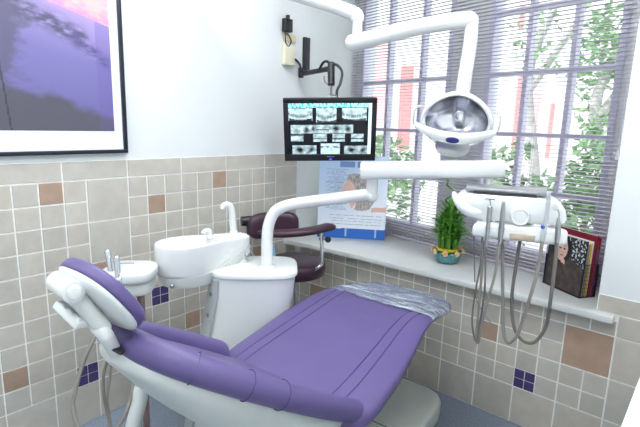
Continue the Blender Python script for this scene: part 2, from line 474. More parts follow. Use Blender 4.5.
# ------------------------------------------------------------------ framed picture on the left wall
y0, y1, z0, z1 = -2.25, -1.262, 1.385, 2.25
t = thing('framed_picture', (0, (y0+y1)/2, z0), 'large black framed seascape print with white mount hanging on the left wall', 'picture')
b = MB(); fw = .018
b.box((.001, y0, z0), (.028, y1, z0+fw), .003); b.box((.001, y0, z1-fw), (.028, y1, z1), .003)
b.box((.001, y0, z0+fw), (.028, y0+fw, z1-fw), .003); b.box((.001, y1-fw, z0+fw), (.028, y1, z1-fw), .003)
build('frame', b, M['framenavy'], t)
build('mount', MB().box((.004, y0+fw, z0+fw), (.014, y1-fw, z1-fw)), M['mat_board'], t, smooth=0)
pw0, pw1, pz0, pz1 = y0+.09, -1.322, 1.492, 2.17
def sea(s, t_):
    # sunset sky, a dark headland running down to the right, mist over the water, grey rocks in front
    x = (s-.418)/.582*112; y = 131*(1-t_/.91)
    n = noise.fractal(V((x*.03, y*.05, 1)), .9, 2, 5)
    n2 = noise.fractal(V((x*.08+y*.05, y*.22-x*.05, 4)), .9, 2, 5)
    hz = 2+.23*x
    if y < hz:
        k = (hz-y)/24+n2*.35
        c = mixc((232, 150, 190), (246, 196, 176), min(1, k*1.5))
        return mixc(c, (196, 160, 214), max(0, k-.5)*1.3)
    c = mixc((170, 152, 204), (122, 116, 172), (y-hz)/45)
    c = mixc(c, (108, 102, 158), max(0, (y-60)/60))
    r1 = math.exp(-((y-(13+.36*x))/(7+.02*x))**2)*(1 if x < 82 else max(0, 1-(x-82)/10))
    c = mixc(c, (88, 84, 112), max(0, min(1, r1*(.8+n2*1.3))))
    r2 = math.exp(-((y-(40+.62*(x-70)))/6)**2)*max(0, min(1, (x-66)/8))
    c = mixc(c, (92, 84, 132), max(0, min(1, r2*(.8+n2*1.2))))
    lf = (38-.12*y-x)/16+n*.9+n2*.3 if y > 20 else -1
    c = mixc(c, (96, 92, 118), max(0, min(.9, lf)))
    lo_ = (y-(84+.22*x))/10+n*.9
    c = mixc(c, (88, 86, 98), max(0, min(1, lo_)))
    if x > 96: c = mixc(c, (104, 92, 160), .3)
    if abs(x-(4+.09*(y-60))) < .8 and y > 60: c = mixc(c, (50, 50, 62), .7)
    return c
b, ink = raster((.0146, pw0, pz0), (0, 1, 0), (0, 0, 1), pw1-pw0, pz1-pz0, 220, 180, sea)
build('print', b, M['print'], t, smooth=0, ink=ink, recalc=False)

# ------------------------------------------------------------------ dental chair
CO = V((1.2, -1.2, 0)); PH = math.radians(5)
def cl(x, y, z): return CO+V((x*math.cos(PH)-y*math.sin(PH), x*math.sin(PH)+y*math.cos(PH), z))
CX = V((math.cos(PH), math.sin(PH), 0)); CY = V((-math.sin(PH), math.cos(PH), 0))
ch = thing('dental_chair', CO, 'purple reclining dental chair with white shell in the middle of the room', 'dental chair')
def lerp_tab(tab, x):
    """smooth interpolation through (x, value...) rows"""
    if x <= tab[0][0]: return tab[0][1:]
    for i in range(len(tab)-1):
        if x <= tab[i+1][0]:
            p0 = tab[max(i-1, 0)]; p1 = tab[i]; p2 = tab[i+1]; p3 = tab[min(i+2, len(tab)-1)]
            t = (x-p1[0])/(p2[0]-p1[0]); o = []
            for k in range(1, len(p1)):
                m1 = (p2[k]-p0[k])/(p2[0]-p0[0])*(p2[0]-p1[0]); m2 = (p3[k]-p1[k])/(p3[0]-p1[0])*(p2[0]-p1[0])
                o.append((2*t**3-3*t*t+1)*p1[k]+(t**3-2*t*t+t)*m1+(-2*t**3+3*t*t)*p2[k]+(t**3-t*t)*m2)
            return o
    return tab[-1][1:]
#        y     halfw  ztop  thick
SEAT = [(-.20, .27, .615, .10), (-.14, .325, .645, .13), (-.05, .345, .66, .14), (.1, .342, .682, .12), (.25, .33, .706, .09), (.4, .31, .73, .058), (.52, .294, .74, .05), (.65, .286, .730, .058), (.75, .280, .718, .07), (.87, .256, .702, .076), (.94, .21, .688, .07), (.975, .135, .674, .05), (.985, .05, .668, .03)]
def seat_top(y, q):                      # q -1..1 across
    w, z, th = lerp_tab(SEAT, y)
    e = 1-abs(q)**6
    return w, z+.012*(abs(q)**2)*(1 if y < .6 else max(0, (.9-y)/.3)) - (1-e)*.02
def seat_ring(y, grow=0, n=44):
    w, z, th = lerp_tab(SEAT, y); out = []
    w += grow; th = th+2*grow
    for k in range(n):
        a = 2*PI*k/n; ca, sa = math.cos(a), math.sin(a)
        px = w*abs(ca)**(2/3.6)*(1 if ca >= 0 else -1)
        pz = abs(sa)**(2/3.0)*(1 if sa >= 0 else -1)
        q = px/w
        dish = .014*(abs(q)**2-.6)*max(0, min(1, (.85-y)/.4))
        zz = z+grow-th/2+pz*th/2+(dish if pz > 0 else 0)
        if pz < 0: px *= 1-.10*(-pz)
        out.append(cl(px, y, zz))
    return out
ys = [-.20+(.985+.20)*(i/46) for i in range(47)]
ys += [.955, .968, .98]; ys = sorted(ys)
b = MB(); b.rings([seat_ring(y) for y in ys])
seat = build('seat_cushion', b, M['purple'], ch, smooth=60)
def seat_line(pts, r=.0022):
    P = []
    for q, y in pts:
        w, z, th = lerp_tab(SEAT, y)
        sx = q
        dish = .014*(abs(q)**2-.6)*max(0, min(1, (.85-y)/.4))
        pz = (1-abs(q)**3.6)**(1/3.0)
        P.append(cl(w*sx, y, z-th/2+pz*th/2+dish+.0005))
    return P
b = MB()
for sg in (1, -1):
    b.tube(seat_line([(sg*.60, -.12), (sg*.58, .0), (sg*.57, .2), (sg*.58, .4), (sg*.63, .54), (sg*.74, .62), (sg*.86, .66)]), .0022, n=6)
    b.tube(seat_line([(sg*.74, -.12), (sg*.72, .0), (sg*.71, .2), (sg*.72, .4), (sg*.78, .54), (sg*.86, .60), (sg*.93, .62)]), .0022, n=6)
build('seat_stitching', b, M['seam'], seat)

# backrest: panel, raised rim bolsters, white shell
AL = math.radians(32.5)
B0 = (-.13, .615)
BV = -CY*math.cos(AL)+Z3*math.sin(AL); BN = CY*math.sin(AL)+Z3*math.cos(AL)
def bk(x, v, n=0): return cl(0, B0[0], B0[1])+CX*x+BV*v+BN*n
BACK = [(-.02, .30), (.05, .315), (.2, .315), (.35, .295), (.5, .255), (.6, .21), (.67, .155), (.71, .10), (.73, .045)]
def back_ring(v, n=40, f0=.05, f1=.05):
    w = lerp_tab(BACK, v)[0]; out = []
    for k in range(n):
        a = 2*PI*k/n; ca, sa = math.cos(a), math.sin(a)
        px = w*abs(ca)**(2/4)*(1 if ca >= 0 else -1)
        pn = abs(sa)**(2/3)*(1 if sa >= 0 else -1)
        out.append(bk(px, v, 0.0+pn*.028))
    return out
vs_ = [-.02+.75*i/30 for i in range(31)]
b = MB(); b.rings([back_ring(v) for v in vs_])
back = build('backrest_cushion', b, M['purple'], ch, smooth=60)
b = MB()
rim = [(.0, .715), (.075, .705), (.15, .665), (.21, .585), (.255, .48), (.29, .34), (.305, .2), (.30, .06), (.285, -.035)]
path = [bk(-x, v, .02) for x, v in rim[:8][::-1]]+[bk(x, v, .02) for x, v in rim[1:]]
b.tube(path, lambda t: .037+.014*max(0, .22-t)*4, n=18, smooth=7, round_end=True)
rimo = build('bolster', b, M['purple'], ch, smooth=70)
for i, f in ((2, .35), (3, .7), (4, .55)):
    for sg in (1,):
        b = MB()
        (x0, v0), (x1, v1) = rim[i], rim[i+1]
        p = bk(sg*(x0+(x1-x0)*f), v0+(v1-v0)*f, .02); d = (bk(sg*x1, v1, .02)-bk(sg*x0, v0, .02)).normalized()
        a = BN; c = d.cross(a).normalized(); r = .0392
        b.tube([p+a*(r*math.cos(2*PI*k/24))+c*(r*math.sin(2*PI*k/24)) for k in range(25)], .0016, n=5, smooth=0)
        build('bolster_seam', b, M['seam'], rimo)
# shell behind the back
SH = [(-.10, .22, .05), (-.04, .27, .12), (.1, .30, .165), (.3, .29, .155), (.48, .25, .12), (.6, .205, .08), (.68, .145, .052), (.725, .075, .036), (.74, .03, .03)]
def shell_ring(v, n=36):
    w, d = lerp_tab(SH, v); out = []
    for k in range(n):
        a = 2*PI*k/n; ca, sa = math.cos(a), math.sin(a)
        px = w*abs(ca)**(2/2.6)*(1 if ca >= 0 else -1)
        out.append(bk(px, v, -.005+(sa*.015 if sa > 0 else -abs(sa)**(2/2.4)*d)))
    return out
b = MB(); b.rings([shell_ring(-.10+.84*i/30) for i in range(31)])
build('backrest_shell', b, M['offwhite'], ch, smooth=60)
Ds = (bk(.04, .70, -.02)-CAM).dot(RF)-.04
s0, s1 = at(111, 346, Ds), at(123.5, 353, Ds); su = (s1-s0).normalized(); sv = su.cross(RF).normalized()
b = MB(); b.frame_box(s0, (su, sv, su.cross(sv)), (0, -.0035, -.012), ((s1-s0).length, .0035, .012), .002)
build('headrest_slot', b, M['dark'], ch)
# headrest
HA = math.radians(55)
HC = on(103, 293, 0, 1.26)
HV = -CY*math.cos(HA)+Z3*math.sin(HA); HN = CY*math.sin(HA)+Z3*math.cos(HA)
def hd(x, v, n): return HC+CX*x+HV*v+HN*n
def oval(a, b_, n=40, e=2.5):
    return [(a*abs(math.cos(2*PI*k/n))**(2/e)*(1 if math.cos(2*PI*k/n) >= 0 else -1), b_*abs(math.sin(2*PI*k/n))**(2/e)*(1 if math.sin(2*PI*k/n) >= 0 else -1)) for k in range(n)]
def pad(prof, curve=.0):
    R = []
    for s_, n_ in prof:
        R.append([hd(x, y, n_+curve*(x/.15)**2) for x, y in oval(.108*s_, .106*s_)])
    return R
b = MB(); b.rings(pad([(.35, .02), (.7, .02), (.9, .018), (.97, .012), (1, .003), (1.0, -.006), (.98, -.012), (.9, -.014)], .006))
hp = build('headrest_pad', b, M['purple'], ch, smooth=60)
b = MB(); b.rings(pad([(.96, -.0135), (.975, -.018), (.94, -.025), (.8, -.031), (.5, -.034), (.2, -.035)], .006))
build('headrest_shell', b, M['plastic'], ch, smooth=60)
# joint and stem between the headrest and the slot
DH = (HC-CAM).dot(RF)-.03
J = at(74, 292.5, DH-.075); J0 = at(57, 281.5, DH-.01)
ju = (J-J0).normalized()
b = MB(); b.cyl(J0, J, .0235, n=28)
hj = build('headrest_joint', b, M['plastic'], ch)
build('joint_cap', MB().lathe(J, [(.0235, -.002), (.016, .0), (.016, .004), (.012, .008), (.004, .009)], (ju.cross(Z3).normalized(), ju.cross(ju.cross(Z3)).normalized(), ju)), M['plastic'], hj)
b = MB()
l0, l1 = at(66, 305, DH), at(85, 323, DH-.02); lu = (l1-l0).normalized(); ln = lu.cross(RF).normalized()
b.frame_box(l0, (lu, ln, lu.cross(ln)), (-.008, -.012, -.03), ((l1-l0).length+.008, .010, .03), .006)
for k in range(3):
    c = l0.lerp(l1, .15+.35*k); b.frame_box(c, (lu, ln, lu.cross(ln)), (-.010, -.0135, -.028), (.010, .012, .028), .005)
build('headrest_lever', b, M['plastic'], ch)
b = MB()
b.tube([at(67, 289, DH-.045), at(80, 301, DH-.035), at(92, 315, DH-.02), at(103, 328, DH-.005)], lambda t: .021-.003*t, n=20, smooth=6, round_end=True)
ha = build('headrest_arm', b, M['offwhite'], ch, smooth=60)
b = MB(); b.tube([at(99, 327, DH-.005), at(106, 336, DH-.005), bk(0, .725, -.015), bk(0, .68, -.035)], lambda t: .0185-.004*t, n=20, smooth=6, round_end=True)
build('headrest_stem', b, M['plastic'], ch, smooth=60)
# under structure
b = MB(); b.prism(cl(0, 0, 0), CX, CY, Z3, [(x, y-.05) for x, y in oval(.15, .22, 28, 5)], .13, .56, .01)
build('lift_column', b, M['offwhite'], ch)
b = MB(); b.prism(cl(0, 0, 0), CX, CY, Z3, [(x, y-.02) for x, y in oval(.22, .30, 28, 5)], .44, .56, .03)
build('seat_frame', b, M['offwhite'], ch)
out = [(x, y+.10) for x, y in oval(.245, .85, 48, 7)]
out = [(x+.015, y+.02) for x, y in [(-.245, -.72), (.245, -.72)]+[(.245, .70), (.242, .80), (.225, .87), (.19, .915), (.13, .94), (0, .945), (-.13, .94), (-.19, .915), (-.225, .87), (-.242, .80), (-.245, .70)]]
b = MB(); b.prism(cl(0, 0, 0), CX, CY, Z3, out, .05, .15, .018)
bs = build('base_cover', b, M['basegrey'], ch, smooth=50)
b = MB(); b.frame_box(cl(0, .5, .1503), (CX, CY, Z3), (-.225, -.0025, -.001), (.225, .0025, .0006))
build('base_seam', b, M['dark'], bs)
b = MB(); b.prism(cl(0, 0, 0), CX, CY, Z3, [(x*.94, y*.975) for x, y in out], 0, .055)
build('base_plinth', b, M['dark'], ch)
c0 = at(133, 427, 1.74)
b = MB(); b.tube([cl(-.12, -.22, .46), at(158, 376, 1.74), at(143, 386, 1.74), at(139.5, 402, 1.74), c0, V((c0.x-.03, c0.y-.02, c0.z-.2)), V((c0.x-.02, c0.y-.02, .0))], .027, n=14)
build('cable_conduit', b, M['plastic'], ch, smooth=60)

# crinkled plastic film over the foot end
t = thing('plastic_film', cl(0, .8, .7), 'crinkled clear plastic film stretched over the foot end of the purple chair', 'plastic film')
b = MB(); R = []
for i in range(30):
    f = i/29; y = .545+(.988-.545)*f
    ring = seat_ring(min(y, .985), .004, 56); row = []
    for k, p in enumerate(ring):
        if k > 30 and False: continue
        wob = noise.noise(p*20)*.009+noise.noise(p*55)*.004
        row.append(p+Z3*abs(wob)+CY*(noise.noise(p*9)*.02 if i == 0 else 0))
    R.append(row)
sel = [k for k in range(-2, 31)]
R2 = [[r[k % 56] for k in sel] for r in R]
b.rings(R2, cap=False, closed=False)
build('film_sheet', b, M['film'], t, smooth=20)

# ------------------------------------------------------------------ cuspidor unit
cu = thing('cuspidor_unit', (.62, -1.0, 0), 'white dental unit column with spittoon bowl and curved arm beside the purple chair', 'dental unit')
U1 = V((.70, .714, 0)).normalized()                   # along the wide face of the column
N1 = V((U1.y, -U1.x, 0))                              # towards the camera
cp = at(246, 268, 2.22)
zt_ = .872
def colring(z, cx, hw, hd_, dep=0, e=4):
    return [V((cx.x, cx.y, z))+U1*x+N1*y for x, y in oval(hw, hd_, 36, e)]
ctr = V((.655, -.965, 0))
levels = [(.03, -.13, .20), (.25, -.10, .195), (.42, -.075, .19), (.6, -.035, .19), (.75, -.008, .193), (.849, 0, .195)]
b = MB(); b.rings([colring(z, ctr+U1*o, w, .15) for z, o, w in levels])
body = build('column_body', b, M['plastic'], cu, smooth=50)
b = MB(); b.rings([colring(z, ctr, .20*k, .158*k) for z, k in ((.848, 1), (.851, 1.02), (.866, 1.02), (.871, 1.0), (.873, .96))])
top = build('top_plate', b, M['plastic'], cu, smooth=40)
# side strip with screws
b = MB()
b.rings([[V((0, 0, z))+ctr+U1*(o-w+dx)+N1*dn for dx, dn in ((-.024, .055), (.022, .142), (.034, .135), (-.012, .048))] for z, o, w in levels[:-1]+[(.835, 0, .195)]])
sp_ = build('side_panel', b, M['greyplate'], cu)
for z in (.76, .655, .54):
    o, w = lerp_tab(levels, z)
    p = ctr+U1*(o-w-.002)+N1*.0985+Z3*z; sn = (N1*.046-U1*.087).normalized()
    build('screw', MB().lathe(p, [(.011, -.004), (.011, .003), (.007, .007), (.002, .008)], (sn.cross(Z3), Z3, sn), n=14), M['steel'], sp_)
# arm tube
A0 = V((.735, -.945, .872))
d0 = 2.235
tp = [at(267, 264, d0), at(267, 246, d0), at(268.5, 226, d0), at(275, 212, d0-.005), at(289, 205.0, d0-.015), at(312, 201.5, 2.2), at(342, 197.8, 2.16), at(367, 194.6, 2.12)]
b = MB(); b.tube(tp, .0275, n=20, smooth=8, round_end=True)
build('curved_arm', b, M['arm'], cu, smooth=60)
build('arm_collar', MB().lathe((tp[0].x, tp[0].y, .872), [(.04, 0), (.04, .008), (.032, .014)], n=24), M['arm'], cu)
# bowl (spittoon): teardrop in plan
RZ = 1.0
P0 = on(155, 246, 2, RZ); P1 = on(247, 234, 2, RZ)
LU = (P1-P0).normalized(); LW = V((LU.y, -LU.x, 0))      # LW to the camera side
LEN = (P1-P0).length
def tear(s_, off=0.0):
    """closed outline, 0..LEN along LU; wide round end at the left"""
    out = []
    hw0, hw1 = .118, .062
    N = 24
    pts = []
    for k in range(N+1):                                    # round end
        a = PI/2+PI*k/N
        pts.append((.125+.125*math.cos(a), hw0*math.sin(a)))
    for k in range(1, 8):
        f = k/8; g = f*f*(3-2*f); pts.append((.125+(LEN-.175)*f, -(hw0+(hw1-hw0)*g)))
    for k in range(9):
        a = -PI/2+PI*k/8; pts.append((LEN-.05+.05*math.cos(a)*1.0, hw1*(math.sin(a) if abs(math.sin(a)) > .999 else math.copysign(abs(math.sin(a))**.6, math.sin(a)))))
    for k in range(7, 0, -1):
        f = k/8; g = f*f*(3-2*f); pts.append((.125+(LEN-.175)*f, (hw0+(hw1-hw0)*g)))
    cx, cy = .2, 0
    return [(cx+(x-cx)*s_, y*s_) for x, y in pts]
def bl(x, y, z): return V((P0.x, P0.y, 0))+LU*x+LW*y+Z3*z
def zbot(x): return RZ-.145+.085*max(0, min(1, (x-.24)/(LEN-.28)))**1.0
b = MB(); R = []
T1 = tear(1.0)
for k, (s_, f) in enumerate(((.88, 1.0), (.955, .96), (.985, .85), (1.0, .55), (1.0, .2), (1.0, .04), (.99, 0))):
    TT = tear(s_); R.append([bl(x, y, RZ-.0+(zbot(x)-RZ)*f) for x, y in TT])
def basin(x, y):
    r = math.hypot((x-.16)/.14, y/.098)
    return -.075*max(0, 1-r**2.4) if r < 1 else 0
R[-1] = [p for p in R[-1]]
for s_ in (.975, .95):
    R.append([bl(x, y, RZ+.002) for x, y in tear(s_)])
def bas(k, dz):
    out = []
    for x, y in tear(1):
        a = math.atan2(y/.095, (x-.15)/.125)
        out.append(bl(.15+.128*k*math.cos(a), .096*k*math.sin(a), RZ+dz))
    return out
for k, dz in ((1.03, .002), (.99, -.003), (.95, -.014), (.88, -.032), (.7, -.052), (.4, -.062), (.12, -.064)): R.append(bas(k, dz))
b.rings(R, cap=True)
bowl = build('spittoon_bowl', b, M['arm'], cu, smooth=50)
# under shell
b = MB(); R = []
for s_, f in ((.985, -.1), (.975, .55), (.93, .92), (.8, 1.05)):
    R.append([bl(x+.010, y, zbot(x)+.006-.052*f*(1 if x < .3 else 1+.6*(x-.3))) for x, y in tear(s_)])
b.rings(R)
us = build('bowl_under_shell', b, M['offwhite'], cu, smooth=50)
for x, y, z in ((.04, .092, RZ-.168), (LEN-.035, .064, RZ-.088)):
    build('screw', MB().ball(bl(x, y, z), .0115, n=12, m=6), M['steel'], us)
b = MB(); q = at(223.5, 236, 1.0); 
f0 = bl(.27, -.02, RZ)
b.tube([f0, f0+Z3*.026, f0+Z3*.036-LU*.01, f0+Z3*.034-LU*.026, f0+Z3*.024-LU*.034], .013, n=12)
b.lathe(f0, [(.018, 0), (.018, .008), (.012, .014)], n=16)
build('rinse_nozzle', b, M['arm'], bowl, smooth=60)
g0 = bl(LEN-.055, -.035, RZ)
b = MB()
b.tube([g0, g0+Z3*.06-LU*.006, g0+Z3*.12-LU*.012, g0+Z3*.145-LU*.022, g0+Z3*.153-LU*.04, g0+Z3*.148-LU*.056, g0+Z3*.132-LU*.062], lambda t: .019-.006*t, n=14, smooth=6, round_end=False)
b.lathe(g0, [(.026, 0), (.024, .01), (.019, .02)], n=18)
build('cup_filler', b, M['arm'], bowl, smooth=60)
# neck from column to bowl
b = MB(); b.tube([V((ctr.x-.06, ctr.y+.02, .80)), bl(LEN-.10, 0, RZ-.08)], .04, n=20)
build('bowl_neck', b, M['offwhite'], cu, smooth=60)

# ------------------------------------------------------------------ delivery arm and instrument tray
tr = thing('instrument_tray', at(510, 205, 1.85), 'white instrument delivery tray hanging from a thick horizontal arm in front of the window', 'instrument tray')
b = MB(); jt = at(371.5, 193.5, 2.115)
b.cyl(jt-Z3*.02, V((jt.x, jt.y, jt.z+.09)), .026, n=20); b.ball(jt-Z3*.012, .029, n=18, m=10)
build('pivot_joint', b, M['arm'], tr, smooth=60)
a0, a1 = at(361, 170.5, 2.08), at(502, 168.8, 1.98)
au = (a1-a0).normalized(); av = Z3-au*au.z; av.normalize(); aw = au.cross(av)
b = MB(); b.prism(a0, av, aw, au, oval(.0385, .042, 28, 3.4), 0, (a1-a0).length, .004)
ba = build('balance_arm', b, M['arm'], tr, smooth=40)
b = MB(); b.prism(a1, av, aw, au, oval(.0365, .04, 28, 3.4), -.001, .006, .002)
build('arm_end_cap', b, M['offwhite'], ba, smooth=40)
TO = at(510, 205, 1.85)
TU = V((.94, .34, 0)).normalized(); TW = V((TU.y, -TU.x, 0))       # TW towards the camera
K = 1.85/FPX
def tp_(px, py, w=0): # tray point from the image of its middle plane, w metres nearer the viewer
    r = ray(px, py); n = TW
    t_ = (TO+TW*w-CAM).dot(n)/r.dot(n)
    return CAM+r*t_
def tz(px, py): 
    p = tp_(px, py)-TO
    return (p.dot(TU), p.z)
b = MB()
b.cyl(a1-au*.05-Z3*.03, V((a1.x, a1.y, 0))-au*.05+Z3*tp_(488, 190).z, .02, n=16)
build('drop_post', b, M['arm'], tr, smooth=60)
# body: smooth outline rounded, swept toward the viewer
bo = [(456, 196), (462, 191.5), (472, 191.8), (500, 193.8), (540, 196.5), (556, 199.5), (562.5, 206), (564.5, 214), (562, 220.5), (552, 222), (530, 220.5), (500, 218.5), (478, 216.5), (467, 213), (460, 206)]
bo2 = catmull([V((*tz(*p), 0)) for p in bo+[bo[0]]], 4)[:-1]
b = MB(); b.prism(TO, TU, Z3, TW, [(p.x, p.y) for p in bo2], -.09, .075, .014)
body = build('tray_body', b, M['plastic'], tr, smooth=50)
b = MB()
hp_ = [tp_(454, 193.5, .05), tp_(456, 198, .06), tp_(461, 204.5, .07), tp_(468, 210.5, .072), tp_(478, 213, .06)]
b.tube(hp_, lambda t: .009+.013*min(1, t*2), n=12, smooth=6, round_end=True)
build('tray_handle', b, M['plastic'], tr, smooth=60)
lo = tz(466, 191); hi = tz(549, 184)
b = MB(); b.frame_box(TO, (TU, TW, Z3), (lo[0], -.10, tz(505, 192)[1]), (hi[0], .05, tz(505, 188)[1]), .006)
build('top_tray', b, M['topplate'], tr)
b = MB(); b.frame_box(TO, (TU, TW, Z3), (lo[0]+.03, -.08, tz(505, 194.6)[1]), (hi[0]-.04, .055, tz(505, 191.8)[1]))  # dark bar painting the shadow line in the gap under the top tray
build('tray_gap_shadow', b, M['dark'], tr)
b = MB(); l2 = tz(473, 228); h2 = tz(565, 228)
b.prism(TO+Z3*0, TU, Z3, TW, [(l2[0]+.0, tz(520, 233)[1]), (l2[0]+.012, tz(520, 235.5)[1]), (h2[0]-.01, tz(520, 235.5)[1]), (h2[0], tz(520, 232)[1]), (h2[0]-.003, tz(520, 223)[1]), (h2[0]-.02, tz(520, 221.5)[1]), (l2[0]+.02, tz(520, 221.5)[1]), (l2[0]+.004, tz(520, 225)[1])], .045, .115, .012)
build('instrument_holder', b, M['plastic'], tr, smooth=50)
b = MB(); kp = tp_(520, 217, .105)
b.lathe(kp-TW*.03, [(.034, 0), (.034, .03), (.031, .035), (.027, .035), (.025, .032), (.018, .033), (.002, .033)], (TU, Z3, TW), n=28)
build('control_knob', b, M['plastic'], tr, smooth=40)
b = MB(); q = tz(521, 231); b.frame_box(TO, (TU, TW, Z3), (q[0]-.044, .10, q[1]-.013), (q[0]+.044, .1185, q[1]+.012), .004)
build('holder_label', b, M['tan'], tr)
b = MB(); q = tp_(490, 200, .0755)
b.tube([q-TU*.017, q-TU*.015+Z3*.004, q+TU*.015+Z3*.004, q+TU*.017], .0014, n=6, smooth=0)
build('slot_mark', b, M['dark'], body)
b = MB(); q = tp_(555, 207, .076); b.lathe(q-TW*.002, [(.012, 0), (.012, .003), (.009, .004)], (TU, Z3, TW), n=16)
build('round_button', b, M['offwhite'], body)

def handpiece(name, label, pts, rad, mats, hose, hr=.0052, hm='hose', w=.12, extra=None):
    P = [tp_(x, y, w) for x, y in pts]
    t_ = thing(name, P[-1], label, 'handpiece', 'instruments on the tray')
    b = MB(); b.tube(P, rad, n=12, smooth=5, round_end=True)
    hb = build('handle', b, M[mats], t_, smooth=60)
    if extra == 'band':
        b = MB(); b.tube([tp_(543.8, 225.5, w), tp_(543.2, 228.5, w)], .0092, n=12, smooth=0); build('blue_ring', b, M['blue'], t_)
    if extra == 'tip':
        p = P[0]; b = MB(); b.tube([p, p+Z3*.02, p+Z3*.035-TU*.006], .0022, n=6); build('tip', b, M['steel'], t_)
    b = MB(); b.tube([tp_(x, y, w) if i < 3 else tp_(x, y, w-.01*min(i, 8)) for i, (x, y) in enumerate(hose)], hr, n=8, smooth=7)
    build('hose', b, M[hm], t_, smooth=70)
handpiece('air_syringe', 'steel air and water syringe at the left of the instrument tray', [(490, 208), (488.5, 222), (487, 236), (486, 246)], lambda t: .010-.005*t, 'steel',
          [(486, 246), (485.5, 262), (484.6, 290), (480, 322), (477, 340), (474, 336), (472.2, 318), (476, 288), (481, 262), (482.5, 234)], .0042, 'hosedark', extra='tip')
handpiece('dental_handpiece', 'slim steel handpiece second from the left on the tray', [(503.5, 203), (502.5, 216), (501, 232), (499.5, 243)], lambda t: .0065+.004*math.sin(PI*t), 'steel',
          [(499.5, 243), (495.5, 272), (487, 303), (481, 328), (478.5, 342), (476, 338), (478.5, 312), (481.5, 275), (482.5, 240)], .0055)
handpiece('scaler_handpiece', 'long grey handpiece with a blue ring at the right of the tray', [(549, 193), (547.5, 208), (545, 225), (542.5, 240)], lambda t: .0075+.001*t, 'greyplate',
          [(542.5, 240), (538, 268), (530, 297.5), (519, 331), (513, 340), (507.6, 342.5), (503.5, 331), (502.8, 300), (502.5, 266), (502.5, 234)], .0068, extra='band')
handpiece('turbine_handpiece', 'short grey handpiece at the far right end of the tray', [(558.5, 219), (558, 230), (557, 242)], lambda t: .006+.004*math.sin(PI*t*.9), 'steel',
          [(557, 242), (554.6, 268), (550.5, 300), (546, 326), (534.5, 342), (522, 340), (513.5, 325), (512, 296), (516, 266), (521, 234)], .0068, 'hosedark', extra='tip')
b = MB(); b.tube([tp_(474, 232, .08), tp_(474.3, 255, .08), tp_(474.8, 282, .08)], .0026, n=6)
build('drain_tube', b, M['hosedark'], tr)
b = MB(); b.tube([tp_(480, 264, .10), tp_(477, 280, .09), tp_(475.6, 295, .085), tp_(481, 309, .08), tp_(491, 323, .08)], .0016, n=6)
build('trailing_wire', b, M['hosedark'], tr)

# ------------------------------------------------------------------ operating light
DL = 2.0
lt = thing('operating_light', at(455, 125, DL), 'white operating light on jointed arms with mirrored reflector in front of the window', 'operating light')
b = MB(); b.tube([at(262, -14, 2.32), at(300, -4, 2.29), at(330, 5, 2.27), at(354, 13.5, 2.25), at(357.5, 18, 2.245)], .033, n=18, smooth=6, round_end=True)
p0 = at(262, -14, 2.32)
b.tube([p0, p0+V((-.18, -.14, .10)), V((.12, -1.15, H-.15)), V((.12, -1.15, H))], .034, n=16, smooth=6)
build('ceiling_arm', b, M['arm'], lt, smooth=60)
b = MB(); b.cyl(at(358, 14, 2.245), at(357, 38, 2.245), .0235, n=20); 
build('elbow_joint', b, M['arm'], lt, smooth=60)
b = MB(); b.tube([at(353, 42.5, 2.25), at(380, 36.5, 2.2), at(412, 28.5, 2.13), at(442, 23, 2.07), at(469, 19.6, 2.03)], lambda t: .0385-.003*t, n=20, smooth=6, round_end=True)
build('spring_arm', b, M['arm'], lt, smooth=60)
b = MB(); b.tube([at(472, 20, 2.03), at(470, 45, 2.03), at(464.5, 78, 2.04), at(462, 97, 2.06)], lambda t: .0285+.002*t, n=18, smooth=4, round_end=True)
build('drop_arm', b, M['arm'], lt, smooth=60)
LC = at(456, 121, DL)
LN = ((CAM-LC).normalized()*.8+V((.15, -.75, -.55)).normalized()*.55).normalized()     # reflector opening
LU_ = RX-LN*RX.dot(LN); LU_.normalize(); LV = LN.cross(LU_)
def lh(x, y, n=0): return LC+LU_*x+LV*y+LN*n
def shield(k=1.0, n=48):
    out = []
    for i in range(n):
        a = 2*PI*i/n; x = .145*math.cos(a); y = .118*math.sin(a)
        if y > 0: x *= 1-.20*(y/.118)**2
        out.append((x*k, y*k))
    return out
b = MB(); R = []
for k, n_ in ((1.0, 0.008), (1.04, .0), (1.05, -.015), (1.0, -.05), (.85, -.085), (.6, -.105), (.3, -.113), (.05, -.115)): R.append([lh(x, y, n_) for x, y in shield(k)])
b.rings(R, cap=False)
build('lamp_housing', b, M['arm'], lt, smooth=60)
b = MB(); R = []
for k, n_ in ((1.0, .008), (.97, .012), (.93, .008), (.9, .0)): R.append([lh(x, y, n_) for x, y in shield(k)])
b.rings(R, cap=False)
build('lamp_rim', b, M['arm'], lt, smooth=60)
b = MB(); R = []
for k, n_ in ((.91, .0), (.85, -.025), (.72, -.055), (.5, -.08), (.25, -.093), (.04, -.097)): R.append([lh(x, y, n_) for x, y in shield(k)])
b.rings(R, cap=False)
build('reflector', b, M['mirror'], lt, smooth=60)
b = MB(); b.prism(lh(.005, .0, -.095), LU_, LV, LN, oval(.022, .035, 24, 3), 0, .04, .008)
build('bulb_shade', b, M['chrome'], lt, smooth=50)
